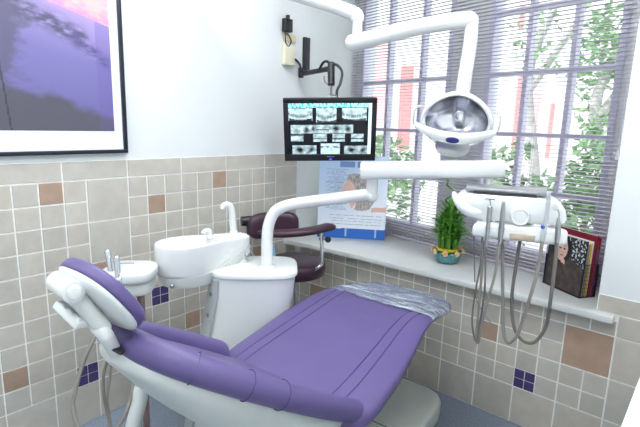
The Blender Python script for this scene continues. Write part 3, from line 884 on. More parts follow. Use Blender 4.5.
# cross bar with badge
b = MB()
bar = []
for i in range(17):
    q = -1+2*i/16; bar.append(lh(.168*q, -.05+.035*q*q*1.0-.012, .05-.03*q*q))
R = []
for i, p in enumerate(bar):
    q = -1+2*i/16; hh = .026*(1-.45*q*q); dd = .016
    R.append([p+LV*(hh*math.sin(2*PI*k/14))+LN*(dd*math.cos(2*PI*k/14)) for k in range(14)])
b.rings(R)
cb = build('cross_bar', b, M['arm'], lt, smooth=60)
q0 = lh(-.0, -.066, .066)
b = MB(); b.prism(q0, LU_, LV, LN, oval(.028, .0125, 28, 2.2), -.004, .0022, .0008)
build('badge', b, M['navy'], cb)
for sg in (-1, 1):
    b = MB(); b.tube([lh(sg*.150, -.03, .02), lh(sg*.172, -.02, .03), lh(sg*.176, .015, .035), lh(sg*.170, .05, .03), lh(sg*.150, .055, .01)], .0048, n=8, smooth=6)
    build('grab_handle', b, M['clear'] if False else M['offwhite'], lt, smooth=60)
    b = MB(); p = lh(sg*.128, -.047, .036); b.frame_box(p, (LU_, LV, LN), (-.018, -.005, -.004), (.018, .005, .004), .002)
    build('side_clip', b, M['greyplate'], cb)
b = MB()
pd = lh(.0, -.102, .035); b.prism(pd, LU_, LV, LN, oval(.072, .05, 32, 2.2), -.005, .005, .002)
build('lower_mirror', b, M['steel'], lt, smooth=40)

# ------------------------------------------------------------------ monitor and its wall mount
c_tl, c_tr, c_br, c_bl = at(281, 99, 2.76), at(376, 97, 2.76), at(375, 161, 2.90), at(288, 160, 2.90)
mc = (c_tl+c_tr+c_br+c_bl)/4
mu = ((c_tr-c_tl)+(c_br-c_bl)).normalized(); mv = ((c_tl-c_bl)+(c_tr-c_br)); mv = (mv-mu*mv.dot(mu)).normalized(); mn = mu.cross(mv)
if mn.dot(CAM-mc) < 0: mn = -mn
mw = (c_tr-c_tl).length*.995; mh = ((c_tl-c_bl).length+(c_tr-c_br).length)/2
mo = thing('monitor', mc, 'black monitor showing dental x-rays hanging from a wall bracket', 'monitor')
F = (mu, mv, mn); bz = .03; bzb = .042
b = MB()
b.frame_box(mc, F, (-mw/2, -mh/2, -.03), (mw/2, mh/2, .0), .006)
b.frame_box(mc, F, (-mw*.3, -mh*.32, -.06), (mw*.3, mh*.32, -.028), .012)
build('monitor_case', b, M['black'], mo)
b = MB()
for lo_, hi_ in (((-mw/2, mh/2-bz, 0), (mw/2, mh/2, .008)), ((-mw/2, -mh/2, 0), (mw/2, -mh/2+bzb, .008)), ((-mw/2, -mh/2+bzb, 0), (-mw/2+bz, mh/2-bz, .008)), ((mw/2-bz, -mh/2+bzb, 0), (mw/2, mh/2-bz, .008))):
    b.frame_box(mc, F, lo_, hi_, .002)
bez = build('bezel', b, M['black'], mo)
b = MB(); b.frame_box(mc, F, (-.004, -mh/2+.008, .0075), (.012, -mh/2+.014, .0092)); build('power_light', b, mat('power_led', (60, 60, 230), .4, emit=(70, 70, 255), emit_s=2), bez)
b = MB(); b.frame_box(mc, F, (-.018, -mh/2+.024, .0075), (.026, -mh/2+.030, .0088)); build('monitor_badge', b, M['steel'], bez)
thumbs = [(.0, .70, .30, .95, 0), (.345, .66, .60, .95, 0), (.665, .70, .975, .95, 0), (.025, .27, .18, .62, 1), (.17, .44, .345, .62, 2), (.345, .44, .50, .62, 1), (.50, .44, .81, .62, 2), (.31, .26, .475, .425, 1), (.55, .26, .705, .425, 1), (.785, .26, .945, .425, 1),
          (.04, 0, .345, .19, 2), (.40, 0, .645, .23, 3), (.70, .0, 1.0, .17, 2)]
def scr(s, t_):
    if s > .965: return (196, 214, 226)
    if t_ > .92:
        return (40, 165, 165) if noise.noise(V((s*60, t_*20, 3))) > .12 else (150, 205, 210)
    x = s/.965
    for i, (x0, y0_, x1, y1_, k) in enumerate(thumbs):
        y0_ = y0_*.95; y1_ = y1_*.95
        if x0 <= x <= x1 and y0_ <= t_ <= y1_:
            fx = (x-x0)/(x1-x0); fy = (t_-y0_)/(y1_-y0_)
            n = noise.fractal(V((x*16, t_*14, i*3)), 1, 2, 3)
            g = 165+n*60
            if k == 0: g = 175+n*50-70*math.exp(-((fy-.35-.25*(fx-.5)**2*4)/.12)**2)*(1 if noise.noise(V((x*60, 0, i))) > -.2 else .3)-(120 if fy < .22-.2*abs(fx-.5)+.25*(fx-.5)**2*2 and abs(fx-.5) < .48 and fy < .10+.5*(fx-.5)**2 else 0)
            if k == 1: g = 160+n*70-90*(1 if abs(fy-.42) < .07 else 0)
            if k == 2: g = 150+n*60-150*max(0, math.exp(-((fx-.3)/.12)**2-((fy-.5)/.28)**2))-130*max(0, math.exp(-((fx-.78)/.10)**2-((fy-.5)/.25)**2))
            if k == 3: g = 185+n*30-80*(1 if abs(fy-.65) < .12 and n > 0 else 0)
            g = max(10, min(235, g)); return (g*.86, g*.98, g)
    return (6, 8, 12)
b, ink = raster(mc-mu*(mw/2-bz)+mv*(-mh/2+bzb)+mn*.0015, mu, mv, mw-2*bz, mh-bz-bzb, 132, 84, scr)
build('screen', b, M['screen'], mo, smooth=0, ink=ink, recalc=False)
# mount
wm = on(305, 55, 0, 0)
mm = thing('monitor_bracket', wm, 'black articulated bracket on the left wall holding the monitor', 'bracket')
pA, pB = on(302.5, 37, 0, 0), on(307.5, 73, 0, 0)
b = MB(); b.box((0.0005, pA.y, pB.z), (.022, pB.y, pA.z), .004)
build('wall_plate', b, M['blackm'], mm)
e1_ = on(301, 74, 0, .05); De = (e1_-CAM).dot(RF)
e2_ = at(331, 68.5, 2.92)
b = MB(); b.tube([e1_, e2_], .0165, n=12, smooth=0, round_end=True)
b.cyl(e1_-Z3*.025, e1_+Z3*.04, .018, n=16); b.tube([e1_, V((.012, (pA.y+pB.y)/2, pB.z+.02))], .016, n=10, smooth=0)
build('swing_arm', b, M['blackm'], mm, smooth=60)
e3 = at(331.3, 63, 2.915); e4 = at(331.3, 85, 2.90)
b = MB(); b.cyl(e3, e4, .0225, n=16); build('pivot_housing', b, M['blackm'], mm)
b = MB(); b.cyl(at(331.3, 70.5, 2.913), at(331.3, 73, 2.912), .0235, n=16); build('pivot_ring', b, M['steel'], mm)
pt = mc+mv*(mh/2-.02)-mn*.04+mu*.0; pt = pt+mu*((at(331, 98, 2.8)-pt).dot(mu))
b = MB(); b.cyl(e4, pt+Z3*.02, .008, n=10); b.frame_box(pt, (mu, mn, mv), (-.035, -.03, -.05), (.035, .012, .03), .004)
build('hanger', b, M['steel'], mm)
hk = at(324, 76, 2.9)
b = MB(); b.tube([hk, at(325, 82, 2.9), at(331, 86, 2.9)], .004, n=6); build('cable_hook', b, M['steel'], mm, smooth=60)
b = MB(); b.tube([at(293.8, 58, 3.19), at(299.5, 64, 3.17), at(301, 71, 3.14)], .0075, n=8)
build('cable', b, M['black'], mm, smooth=70)
b = MB(); b.tube([at(319, 70, 3.0), at(323, 63, 2.96), at(327, 61.5, 2.93), at(331, 65, 2.91)], .0085, n=8)
build('cable', b, M['black'], mm, smooth=70)
b = MB(); b.tube([at(333, 64, 2.9), at(337.5, 65.5, 2.89), at(342, 72, 2.88), at(340.5, 83, 2.87), at(337, 91, 2.86), at(337, 100, 2.83)], .0085, n=8)
build('cable', b, M['black'], mm, smooth=70)
# ------------------------------------------------------------------ sockets on the wall
def wall_box(name, label, cat, px0, py0, px1, py1, dep, m, bev=.005):
    p, q = on(px0, py0, 0, 0), on(px1, py1, 0, 0)
    return build(name, MB().box((.0008, min(p.y, q.y), min(p.z, q.z)), (dep, max(p.y, q.y), max(p.z, q.z)), bev), M[m], None, (0, p.y, q.z), label, cat)
o = thing('power_adapter', on(284, 25, 0, 0), 'small black power adapter high on the left wall above a beige socket', 'power adapter')
p, q = on(279.8, 18.5, 0, 0), on(287, 33.5, 0, 0)
build('adapter_body', MB().box((.018, p.y, q.z), (.055, q.y, p.z), .005), M['black'], o)
b = MB(); b.cyl((.045, (p.y+q.y)/2-.005, p.z), (.045, (p.y+q.y)/2-.005, p.z+.02), .014, n=12); build('adapter_plug', b, M['black'], o)
b = MB(); zz = q.z
b.tube([(.035, p.y+.012, zz), (.04, p.y+.012, zz-.025), (.035, p.y+.025, zz-.07), (.035, p.y+.05, zz-.085), (.035, q.y+.005, zz-.05), (.035, p.y+.045, zz-.015), (.035, p.y+.02, zz-.012)], .004, n=6)
build('adapter_cable', b, M['black'], o, smooth=70)
o = thing('wall_socket', on(288, 40, 0, 0), 'tan socket plate behind the black adapter cable on the left wall', 'socket')
p, q = on(283, 33.5, 0, 0), on(294, 43, 0, 0)
build('socket_plate', MB().box((.0008, p.y, q.z), (.02, q.y, p.z), .003), mat('socket_tan', (222, 206, 168), .5), o)
o = thing('junction_box', on(287, 66, 0, 0), 'cream junction box on the left wall beneath the black adapter', 'junction box')
p, q = on(281.5, 44, 0, 0), on(291, 66.5, 0, 0)
build('box_cover', MB().box((.0008, p.y, q.z), (.035, q.y, p.z), .006), M['beige'], o)

# ------------------------------------------------------------------ stool
SC = V((.315, -.325, 0))
st = thing('assistant_stool', SC, 'burgundy stool with backrest and curved arm support beside the left wall', 'stool')
SR = .195; SZ = .70
b = MB(); b.lathe((SC.x, SC.y, SZ), [(.08, -.105), (SR-.03, -.102), (SR-.006, -.09), (SR, -.055), (SR, -.03), (SR-.008, -.012), (SR-.03, -.002), (SR*.5, .003), (.01, .004)], n=40)
build('stool_seat', b, M['burgundy'], st, smooth=60)
b = MB(); b.cyl((SC.x, SC.y, .25), (SC.x, SC.y, SZ-.086), .024); b.cyl((SC.x, SC.y, .07), (SC.x, SC.y, .36), .033); b.lathe((SC.x, SC.y, SZ-.10), [(.09, 0), (.10, .012), (.02, .014)], n=24)
build('gas_lift', b, M['chrome'], st, smooth=50)
for i in range(5):
    a = 2*PI*i/5+.5; e = V((math.cos(a), math.sin(a), 0))
    b = MB(); b.tube([SC+e*.02+Z3*.11, SC+e*.12+Z3*.10, SC+e*.235+Z3*.075], lambda t: .02-.007*t, n=10)
    lg = build('leg', b, M['chrome'], st, smooth=60)
    b = MB(); s_ = e.cross(Z3); c = SC+e*.235+Z3*.03
    for k in (-1, 1): b.lathe(c+s_*(k*.012), [(.005, -.008), (.027, -.008), (.03, 0), (.027, .008), (.005, .008)], (e, Z3, s_), n=18)
    b.cyl(c, c+Z3*.05, .008, n=10)
    build('castor', b, M['black'], lg)
bp0, bp1 = at(249, 227, 2.93), at(295, 222.5, 3.03)
bu = (bp1-bp0).normalized(); bv = Z3-bu*bu.z; bv.normalize(); bn = bu.cross(bv)
bc = (bp0+bp1)/2
b = MB()
hw, hh = (bp1-bp0).length/2+.015, .085
R = []
for s_, n_ in ((.5, .04), (.8, .036), (.93, .026), (1, .008), (1, -.012), (.92, -.03), (.75, -.036), (.4, -.038)):
    R.append([bc+bu*(hw*x)+bv*(hh*y)+bn*(n_+.03*x*x) for x, y in [(px*(1-(1-s_)*.45), py*s_) for px, py in oval(1, 1, 40, 3.2)]])
b.rings(R)
build('stool_backrest', b, M['burgundy'], st, smooth=60)
b = MB(); q0 = at(246, 221, 2.92); b.cyl(q0-bu*.03, q0+bu*.04, .03, n=18)
build('back_clamp', b, M['black'], st)
b = MB(); b.tube([q0-Z3*.03, q0-Z3*.2+V((.02, .02, 0)), V((SC.x-.12, SC.y-.08, SZ-.155)), V((SC.x-.02, SC.y, SZ-.125))], .013, n=10)
build('back_bracket', b, M['chrome'], st, smooth=60)
b = MB()
arc = [at(258, 232, 2.80), at(275, 233.5, 2.76), at(295, 232.8, 2.74), at(313, 230.5, 2.76), at(328, 227, 2.82), at(333, 226, 2.87)]
P = catmull(arc, 6); R = []
for i, p in enumerate(P):
    d = (P[min(i+1, len(P)-1)]-P[max(i-1, 0)]).normalized(); s_ = d.cross(Z3).normalized(); u_ = s_.cross(d)
    f = i/(len(P)-1); k = min(1, .35+4*min(f, 1-f))
    R.append([p+s_*(.045*k*x)+u_*(.022*k*y) for x, y in oval(1, 1, 18, 2.6)])
b.rings(R)
build('arm_support', b, M['burgundy'], st, smooth=60)
b = MB(); ap = at(321.5, 233, 2.83); a2 = at(322, 264, 2.84)
b.cyl(ap, a2, .011, n=12); b.tube([a2, a2-Z3*.03-V((.02, .03, 0)), V((SC.x+.06, SC.y+.04, SZ-.12))], .011, n=10)
b.frame_box(ap, (RX, RF, Z3), (-.015, -.01, -.045), (.022, .01, -.028))
build('arm_post', b, M['chrome'], st, smooth=50)
b = MB(); kq = at(328, 239.5, 2.80); b.lathe(kq, [(.004, -.012), (.017, -.01), (.02, 0), (.017, .01), (.004, .012)], (RX, RU, RF), n=16)
build('clamp_knob', b, M['black'], st)
b = MB(); b.cyl(at(274, 246, 2.9), at(274, 262, 2.9), .012, n=12)
build('adjusting_sleeve', b, M['aqua'], st)

# ------------------------------------------------------------------ assistant holder with hoses
AC = at(126, 270, 2.0)
as_ = thing('assistant_holder', AC, 'white assistant instrument holder on a grey pole behind the headrest', 'instrument holder')
AU = V((.72, .694, 0)); AW = V((.694, -.72, 0))
def aa(x, y, z): return AC+AU*x+AW*y+Z3*z
b = MB(); b.prism(AC+AU*.02, AU, AW, Z3, oval(.105, .10, 36, 3.2), -.035, .018, .014)
build('holder_body', b, M['plastic'], as_, smooth=50)
b = MB(); b.prism(AC+AU*.028, AU, AW, Z3, oval(.085, .08, 36, 3.2), -.095, -.033, .016)
build('holder_under', b, M['offwhite'], as_, smooth=50)
b = MB(); b.tube([aa(.0+.05*math.cos(a), -.01+.03*math.sin(a), .0185) for a in [PI*1.15+k*.12 for k in range(14)]], .0014, n=5)
build('rim_mark', b, M['dark'], as_)
b = MB(); b.frame_box(aa(-.085, .045, -.005), (AU, AW, Z3), (-.03, -.035, -.015), (.03, .03, .014), .008)
build('holder_socket', b, M['plastic'], as_)
b = MB(); pp = at(140.5, 292, 2.02); b.cyl(pp, V((pp.x, pp.y, .0)), .016, n=16)
b.lathe((pp.x, pp.y, 0), [(.11, .0), (.11, .015), (.03, .03), (.016, .05)], n=24)
build('pole', b, M['brownpole'], as_)
def suction(name, label, top, bot, path, r, m):
    P = [at(*p) for p in (top, bot)]
    t_ = thing(name, P[1], label, 'suction handpiece', 'suction tips in the assistant holder')
    b = MB(); b.tube([P[0], P[1]], lambda t: .013, n=14, smooth=0, round_end=True); b.lathe(P[1], [(.017, -.01), (.017, .006), (.013, .01)], n=14)
    build('valve_body', b, M['chrome'], t_, smooth=50)
    b = MB(); b.tube([at(*p) for p in path], r, n=10, smooth=8)
    build('suction_hose', b, M[m], t_, smooth=70)
suction('suction_handpiece', 'taller chrome suction valve standing at the left of the assistant holder', (107.5, 252, 1.93), (112, 275, 1.93),
        [(112, 275, 1.93), (114, 290, 1.90), (106, 318, 1.85), (93, 340, 1.80), (82, 366, 1.78), (75, 392, 1.76), (73, 408, 1.75), (80, 430, 1.74), (98, 440, 1.72)], .0085, 'hose')
suction('suction_handpiece', 'shorter chrome suction valve right of the taller one on the assistant holder', (116.5, 258, 1.91), (118.5, 279, 1.91),
        [(118.5, 279, 1.91), (120, 300, 1.92), (116, 330, 1.93), (108, 358, 1.93), (103.5, 376, 1.92), (104, 396, 1.91), (108, 415, 1.9), (112, 436, 1.88)], .006, 'hosedark')
t = thing('drain_hose', at(120, 400, 1.9), 'grey drain hose hanging under the purple backrest behind the other hoses', 'hose')
b = MB(); b.tube([at(134, 300, 2.0), at(136, 340, 1.98), at(134, 380, 1.95), at(131, 398, 1.93), at(124, 417, 1.9), at(114, 432, 1.88)], .0075, n=10)
b.tube([at(113, 345, 1.96), at(111.5, 365, 1.95), at(109, 385, 1.94), at(107.5, 400, 1.93), at(110, 420, 1.92), at(114, 436, 1.9)], .0052, n=10)
build('hose_run', b, M['hose'], t, smooth=70)

# ------------------------------------------------------------------ poster on the sill
BL = on(317, 236.5, 2, .741); BR = on(384.5, 240.5, 2, .741)
pu = (BR-BL).normalized(); pn = pu.cross(Z3)
if pn.dot(CAM-BL) < 0: pn = -pn
pv = (Z3-pn*.10).normalized(); pn2 = pu.cross(pv)
if pn2.dot(CAM-BL) < 0: pn2 = -pn2
pw = (BR-BL).length; ph = .60
t = thing('poster_board', BL, 'pale blue poster board with a woman in profile standing on the sill', 'poster')
b = MB(); b.frame_box(BL, (pu, pv, pn2), (0, 0, -.012), (pw, ph, 0), .001)
build('board', b, M['mat_board'], t, smooth=0)
def inpoly(x, y, P):
    r = False; j = len(P)-1
    for i in range(len(P)):
        if (P[i][1] > y) != (P[j][1] > y) and x < (P[j][0]-P[i][0])*(y-P[i][1])/(P[j][1]-P[i][1])+P[i][0]: r = not r
        j = i
    return r
# coordinates in photograph-like units: x 317..384, y 240..156 -> s,t
def q_(x, y): return ((x-7-317)/67.5, (244-y)/88)
face = [q_(*p) for p in [(352, 181), (353, 176), (362, 178), (367, 186), (364, 198), (362, 205), (357, 212), (355, 206), (351.5, 203), (352, 199.5), (350, 197.5), (351, 195), (349.5, 193), (346, 191), (350, 186)]]
hair = [q_(*p) for p in [(351, 181), (353, 176), (360, 174), (368, 176), (375, 182), (379, 192), (379, 204), (375, 212), (368, 214), (360, 213), (362, 204), (361, 196), (360, 188), (356, 183)]]
shou = [q_(*p) for p in [(357, 205), (364, 202), (368, 209), (376, 210), (392, 209), (392.5, 214), (370, 215), (356, 213)]]
def poster(s, t_):
    c = mixc((240, 246, 253), (184, 212, 244), t_*1.2-.25+.5*(.4-s))
    if t_ < .115+.012*s: return (44, 110, 200) if not (abs(abs(s-.42 if s < .6 else s-.86)-.0+.0) < .012 and t_ > .02) else (170, 200, 235)
    if inpoly(s, t_, hair):
        n = noise.noise(V((s*60, t_*22, 2))); return mixc((206, 200, 194), (142, 134, 130), .5+n)
    if inpoly(s, t_, face): return mixc((240, 204, 192), (226, 178, 164), noise.noise(V((s*9, t_*9, 0)))*.5+.4)
    if inpoly(s, t_, shou): return (240, 240, 244) if s < .78 else (226, 184, 172)
    row = t_*58; r = row % 1; k = int(row)
    if .16 < t_ < .29 and r < .45 and .18 < s < .95 and noise.noise(V((s*40, k*3.1, 7))) > -.2 and k % 2 == 0: return mixc(c, (120, 140, 185), .55)
    if .34 < t_ < .85 and r < .5 and .10+.03*(k % 3) < s < .42-.02*(k % 4) and noise.noise(V((s*42, k*3.1, 9))) > -.2: return mixc(c, (120, 140, 180), .5)
    if .86 < t_ < .93 and .3 < s < .95 and noise.noise(V((s*14, 3, 9))) > -.25: return (120, 150, 205)
    return c
b, ink = raster(BL+pn2*.0008, pu, pv, pw, ph, 110, 130, poster)
build('poster_print', b, M['print'], t, smooth=0, ink=ink, recalc=False)
b = MB(); b.rings([[BL+pu*(pw*.45)+pv*.35-pn2*.013, BL+pu*(pw*.55)+pv*.35-pn2*.013, BL+pu*(pw*.55)+pv*.34-pn2*.02, BL+pu*(pw*.45)+pv*.34-pn2*.02],
                   [V((*(BL+pu*(pw*.42)-pn2*.10).xy, .7415)), V((*(BL+pu*(pw*.58)-pn2*.10).xy, .7415)), V((*(BL+pu*(pw*.58)-pn2*.108).xy, .7415)), V((*(BL+pu*(pw*.42)-pn2*.108).xy, .7415))]])
build('easel_leg', b, M['mat_board'], t, smooth=0)

# ------------------------------------------------------------------ plant on the sill
PP = on(444.5, 263, 2, .74); PP = V((PP.x, PP.y+.03, .74))
pl_ = thing('potted_bamboo', PP, 'leafy lucky bamboo tied with yellow ribbon in a teal bowl on the sill', 'potted plant')
b = MB(); b.lathe(PP, [(.045, .001), (.062, .006), (.078, .03), (.086, .055), (.084, .066), (.078, .062), (.07, .045), (.02, .043)], n=30)
for k in range(16):
    a = 2*PI*k/16; b.ball(PP+V((.083*math.cos(a), .083*math.sin(a), .064)), (.014, .014, .012), n=8, m=5)
build('bowl', b, M['teal'], pl_, smooth=60)
for k in range(8):
    a = 2*PI*k/8+.3; e = V((math.cos(a), math.sin(a), 0)); p = PP+e*.088+Z3*.074
    b = MB(); b.ball(p, .009, n=8, m=5)
    for j in range(5):
        c = 2*PI*j/5; b.ball(p+e*.004+(e.cross(Z3))*(.011*math.cos(c))+Z3*(.011*math.sin(c)), .0085, n=8, m=5)
    build('flower', b, M['peach'], pl_, smooth=60)
b = MB()
stalks = []
for k in range(17):
    a = 2*PI*k/17*2.0; r = .052 if k < 10 else .026; h = .19+.11*random.random()
    p = PP+V((r*math.cos(a), r*math.sin(a), .045)); q = PP+V((r*1.02*math.cos(a), r*1.02*math.sin(a), .045+h)); stalks.append((p, q, a))
    b.tube([p, p.lerp(q, .5), q], .0085, n=8)
build('stalks', b, M['stalk'], pl_, smooth=60)
b = MB(); R = []
for dz, rr in ((.078, .062), (.079, .066), (.094, .066), (.095, .062)): R.append([PP+V((rr*math.cos(2*PI*k/28), rr*math.sin(2*PI*k/28), dz)) for k in range(28)])
b.rings(R, cap=False)
build('ribbon', b, M['ribbon'], pl_, smooth=60)
b = MB()
def leaf(b, p, d, L, w):
    d = d.normalized(); s_ = d.cross(Z3); s_ = s_.normalized() if s_.length > .01 else V((1, 0, 0)); u_ = s_.cross(d)
    rows = []
    for i in range(6):
        f = i/5; c = p+d*(L*f)-Z3*(L*.35*f*f); ww = w*math.sin(PI*min(1, .12+f*.88))**.8
        rows.append([c-s_*ww+u_*(ww*.3), c, c+s_*ww+u_*(ww*.3)])
    vs = [x for r in rows for x in r]; fs = []
    for i in range(5): fs += [(i*3, i*3+1, i*3+4, i*3+3), (i*3+1, i*3+2, i*3+5, i*3+4)]
    b.add(vs, fs)
random.seed(11)
for p, q, a in stalks:
    for j in range(14):
        f = .38+.66*random.random(); c = p.lerp(q, f)
        aa_ = a+random.uniform(-1.5, 1.5); e = V((math.cos(aa_), math.sin(aa_), random.uniform(.2, 1.5)))
        leaf(b, c, e, random.uniform(.07, .125), random.uniform(.006, .010))
for j in range(60):
    a = random.uniform(0, 2*PI); r = .04*random.random(); c = PP+V((r*math.cos(a), r*math.sin(a), random.uniform(.24, .36)))
    leaf(b, c, V((math.cos(a), math.sin(a), random.uniform(.6, 2.2))), random.uniform(.05, .085), random.uniform(.006, .01))
build('leaves', b, M['leaf'], pl_, recalc=False)
b = MB(); sp0 = PP+V((-.015, 0, .30)); pts = [sp0]
for k in range(15):
    a = k*.75; pts.append(PP+V((-.015+.022*math.cos(a), .022*math.sin(a), .33+.0115*k)))
b.tube(pts, .006, n=8, smooth=4)
for k in range(3):
    leaf(b, pts[-1], V((math.cos(k*2.1), math.sin(k*2.1), 1.5)), .05, .006)
build('spiral_stalk', b, M['stalk'], pl_, smooth=60)

# ------------------------------------------------------------------ magazine rack and magazines
MR = V((1.655, .222, .741)); MA = V((.84, -.54, 0)).normalized(); MN = V((.54, .84, 0)).normalized()
ML, MD = .245, .10
rk = thing('magazine_rack', MR+MA*.1, 'black wire magazine rack full of magazines at the right end of the sill', 'magazine rack')
def mr(a, b_, z): return MR+MA*a+MN*b_+Z3*z
b = MB()
b.frame_box(MR, (MA, MN, Z3), (0, 0, 0), (ML, MD, .003))
hl, hr_ = .165, .175
b.frame_box(MR, (MA, MN, Z3), (-.0, 0, .0), (.003, MD, hl))
b.frame_box(MR, (MA, MN, Z3), (0, MD-.003, 0), (ML, MD, hl))
build('rack_body', b, M['blackm'], rk, smooth=0)
b = MB()
for z in (.004, .17): 
    b.cyl(mr(ML, 0, z), mr(ML, MD, z), .0022, n=6)
for k in range(11):
    b.cyl(mr(ML, MD*k/10, 0), mr(ML, MD*k/10, .17), .0009, n=5)
for k in range(8): b.cyl(mr(ML, 0, .02*k+.01), mr(ML, MD, .02*k+.01), .0009, n=5)
b.cyl(mr(0, 0, .004), mr(ML, 0, .004), .003, n=6)
build('wire_mesh', b, M['blackm'], rk)
def cover(s, t_):
    # dark portrait cover: face and hand above a brown coat, floral ground at the right
    n = noise.fractal(V((s*9, t_*9, 2)), 1, 2, 3)
    if inpoly(s, t_, [(.27, .60), (.23, .72), (.27, .86), (.37, .93), (.50, .90), (.55, .77), (.52, .65), (.43, .55), (.34, .53)]):
        c = mixc((226, 190, 172), (190, 146, 128), .4+n*.5)
        if abs(t_-.755) < .012 and (.31 < s < .37 or .42 < s < .48): return (40, 28, 28)
        if abs(t_-.63) < .010 and .35 < s < .43: return (150, 60, 64)
        return c
    if inpoly(s, t_, [(.40, .50), (.34, .60), (.42, .62), (.50, .54), (.50, .48)]): return (214, 174, 156)
    if math.hypot((s-.38)/.27, (t_-.76)/.26) < 1 and t_ > .5: return (22, 18, 22)
    if t_ < .54+.10*math.sin(s*3.0+.4) and s > .05: return mixc((58, 48, 46), (82, 68, 64), n+.4)
    if s > .5:
        f = noise.noise(V((s*24, t_*24, 5)))
        return (206, 212, 208) if f > .16 else (26, 34, 40)
    return (36, 36, 44)
def magazine(name, label, b0, th, L, h, body, coverm, tilt=0, a0=.004, ras=None, cat='magazine'):
    p = mr(a0, b0, .0035)
    t_ = thing(name, p, label, cat, 'magazines in the black rack')
    up = (Z3+MN*tilt).normalized(); nn = MA.cross(up); nn = nn if nn.dot(MN) > 0 else -nn
    b = MB(); b.frame_box(p, (MA, nn, up), (.0006, .0008, .0005), (L-.0006, th-.0008, h-.001))
    build('pages', b, M[body], t_, smooth=0)
    b = MB(); b.frame_box(p, (MA, nn, up), (0, 0, 0), (L, .0008, h)); b.frame_box(p, (MA, nn, up), (0, th-.0008, 0), (L, th, h)); b.frame_box(p, (MA, nn, up), (L-.0006, 0, 0), (L, th, h))
    build('cover', b, M[coverm], t_, smooth=0)
    if ras:
        b, ink = raster(p-nn*.0006+up*.0, MA, up, L, h, 90, 100, ras)
        build('cover_print', b, M['print'], t_, smooth=0, ink=ink, recalc=False)
magazine('magazine', 'magazine with a woman\'s portrait on its dark cover at the front of the rack', .003, .008, .240, .285, 'paper', 'blackm', .02, .005, cover)
magazine('magazine', 'grey spined magazine just behind the portrait cover in the rack', .016, .012, .238, .268, 'paper', 'grey_cover', .02)
magazine('magazine', 'yellow spined magazine in the middle of the rack', .031, .009, .238, .272, 'paper', 'yellow', .02)
magazine('magazine', 'white spined magazine between the yellow and the dark red ones', .043, .008, .236, .282, 'paper', 'paper', .02)
magazine('book', 'thick dark red binder in the magazine rack, the tallest in it', .053, .013, .245, .312, 'paper', 'darkred', .02, cat='book')
magazine('magazine', 'orange spined magazine just behind the dark red binder', .069, .008, .238, .285, 'paper', 'orange_cover', .02)
magazine('magazine', 'blue spined magazine near the back of the rack', .079, .007, .238, .24, 'paper', 'blue_cover', .02)
magazine('magazine', 'thin red magazine at the very back of the rack', .088, .006, .236, .30, 'paper', 'red_cover', .02)

# ------------------------------------------------------------------ white worktop cabinet beside the camera
cb_ = thing('side_cabinet', (2.53, -2.0, 0), 'white side cabinet with worktop at the lower right corner', 'cabinet')
build('worktop', MB().box((2.207, -3.4, .765), (XR-.002, -.35, .80), .004), M['cabinet'], cb_)
build('carcass', MB().box((2.25, -3.38, .08), (XR-.004, -.37, .765)), M['cabinet'], cb_, smooth=0)
build('plinth', MB().box((2.29, -3.36, 0), (XR-.004, -.39, .08)), M['greyplate'], cb_, smooth=0)
for k in range(5):
    y = -3.37+k*.6
    d = build('cabinet_door', MB().box((2.232, y+.003, .09), (2.25, y+.594, .758), .002), M['cabinet'], cb_)
    b = MB(); b.tube([(2.232, y+.52, .60), (2.21, y+.52, .60), (2.21, y+.52, .70), (2.232, y+.52, .70)], .004, n=8, smooth=0); build('door_handle', b, M['steel'], d)

# ------------------------------------------------------------------ outdoors
build('ground_outside', MB().box((-16, 1.2, -.5), (14, 26, -.4)), M['paving'], kind='structure')
def foliage(o, r, n, ls):
    b = MB()
    for i in range(n):
        d = V((random.gauss(0, 1), random.gauss(0, 1), random.gauss(0, 1))).normalized()
        q = random.random()**.4
        p = o+V((d.x*r[0]*q, d.y*r[1]*q, d.z*r[2]*q))
        if noise.noise(p*2.2) < -.12: continue
        a = V((random.gauss(0, 1), random.gauss(0, 1), random.gauss(0, .6))).normalized(); c = a.cross(V((random.gauss(0, 1), random.gauss(0, 1), 1))).normalized()
        L = ls*random.uniform(.6, 1.3)
        b.add([p-a*L, p+c*L*.45, p+a*L, p-c*L*.45], [(0, 1, 2, 3)])
    return b
random.seed(5)
hs = [('hedge', 'broad green hedge outside the left half of the window', (375, 200, 5.6), (.62, .5, .8), 'hedge'),
      ('hedge', 'low green hedge outside the middle of the window', (492, 195, 4.9), (.58, .45, .66), 'hedge'),
      ('hedge', 'green hedge outside the right end of the window', (618, 195, 4.6), (.6, .45, .8), 'hedge')]
for nm, lab, (x, y, D), r, m in hs:
    p = at(x, y, D); g = V((p.x, p.y, -.4))
    t = thing(nm, g, lab, 'hedge', 'hedges outside the window')
    c = V((p.x, p.y, p.z))
    build('foliage', foliage(c, (r[0], r[1], r[2]), 2600, .06), M[m], t, smooth=0, recalc=False)
    b = MB()
    for k in range(3): b.tube([g+V((.3*(k-1), 0, 0)), V((c.x+.25*(k-1), c.y, c.z-.2))], .03, n=8)
    build('stems', b, M['bark'], t)
tdef = [('tree behind the right end of the blind with a pale forked trunk', (618, 60, 6.5), (.6, .8, 1.3), 1500, 'tree'), ('thin tree with sparse leaves outside the middle of the right window', (545, 40, 8.0), (.6, .8, .7), 220, 'hedge')]
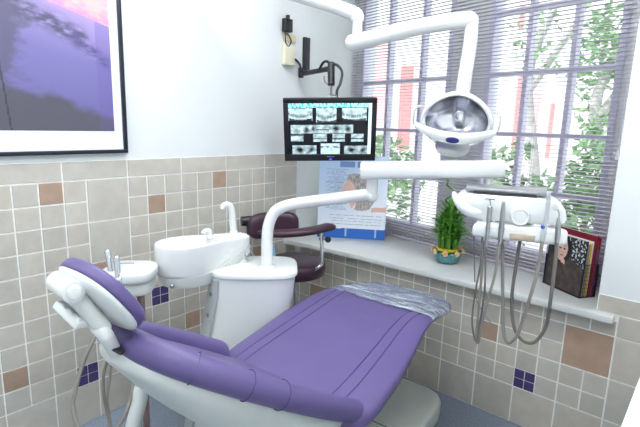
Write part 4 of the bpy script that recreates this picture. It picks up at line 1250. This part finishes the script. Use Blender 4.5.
for lab, (x, y, D), r, n, m in tdef:
    p = at(x, y, D); g = V((p.x, p.y, -.4))
    t = thing('tree', g, lab, 'tree', 'trees outside the window')
    build('crown', foliage(p, r, n, .075), M[m], t, smooth=0, recalc=False)
    b = MB(); b.tube([g, g+V((.1, 0, 1.0)), p-V((.2, 0, .6)), p+V((.1, 0, .5))], lambda q: .13-.08*q, n=10)
    b.tube([p-V((.15, 0, .8)), p+V((.4, .1, .2)), p+V((.7, .1, .9))], lambda q: .07-.04*q, n=8)
    build('trunk', b, M['bark'], t, smooth=60)
bp_ = at(470, 120, 13.0)
bd = thing('building', V((bp_.x, bp_.y, -.4)), 'pale building with red shutters across the yard seen through the blind', 'building')
BU = V((.80, .60, 0)); BW = V((-.6, .8, 0))
b = MB(); b.frame_box((bp_.x, bp_.y, 0), (BU, BW, Z3), (-7, 0, -.4), (7, 3, 6.5)); build('facade', b, M['render'], bd, smooth=0)
for px, w, z0, z1, m in ((372, .9, 1.6, 3.9, 'pinkpaint'), (405, .34, .9, 3.2, 'redpaint'), (517, .12, 1.0, 3.0, 'redpaint'), (535, .18, 1.0, 2.6, 'pinkpaint'), (552, .10, .8, 2.3, 'redpaint'), (512, .12, 4.2, 4.8, 'redpaint')):
    r = ray(px, 110); nrm = BW; tt = (V((bp_.x, bp_.y, 0))-CAM).dot(nrm)/r.dot(nrm); p = CAM+r*tt
    b = MB(); b.frame_box((p.x, p.y, 0), (BU, BW, Z3), (-w/2, -.06, z0), (w/2, .0, z1)); build('shutter', b, M[m], bd, smooth=0)

# ------------------------------------------------------------------ light
wd = bpy.data.worlds.new('sky'); sc.world = wd; wd.use_nodes = True
nt = wd.node_tree; bg = nt.nodes['Background']
tc = nt.nodes.new('ShaderNodeTexCoord'); sx = nt.nodes.new('ShaderNodeSeparateXYZ'); rp = nt.nodes.new('ShaderNodeValToRGB')
nt.links.new(tc.outputs['Generated'], sx.inputs[0]); nt.links.new(sx.outputs['Z'], rp.inputs[0]); nt.links.new(rp.outputs[0], bg.inputs[0])
rp.color_ramp.elements[0].position = .0; rp.color_ramp.elements[0].color = (.98, .99, 1, 1)
rp.color_ramp.elements[1].position = .8; rp.color_ramp.elements[1].color = (.88, .94, 1, 1)
bg.inputs[1].default_value = 1.45
sd = bpy.data.lights.new('sun', 'SUN'); so = bpy.data.objects.new('sun', sd); COL.objects.link(so)
sd.energy = 2.2; sd.angle = .02; sd.color = (1, .97, .92)
so.rotation_euler = V((.45, .62, -.64)).to_track_quat('-Z', 'Y').to_euler(); so.location = (0, -3, 8)

vs = sc.view_settings
sc.display_settings.display_device = 'sRGB'
vs.view_transform = 'Standard'; vs.look = 'None'; vs.gamma = 1; vs.exposure = .74; vs.use_curve_mapping = False
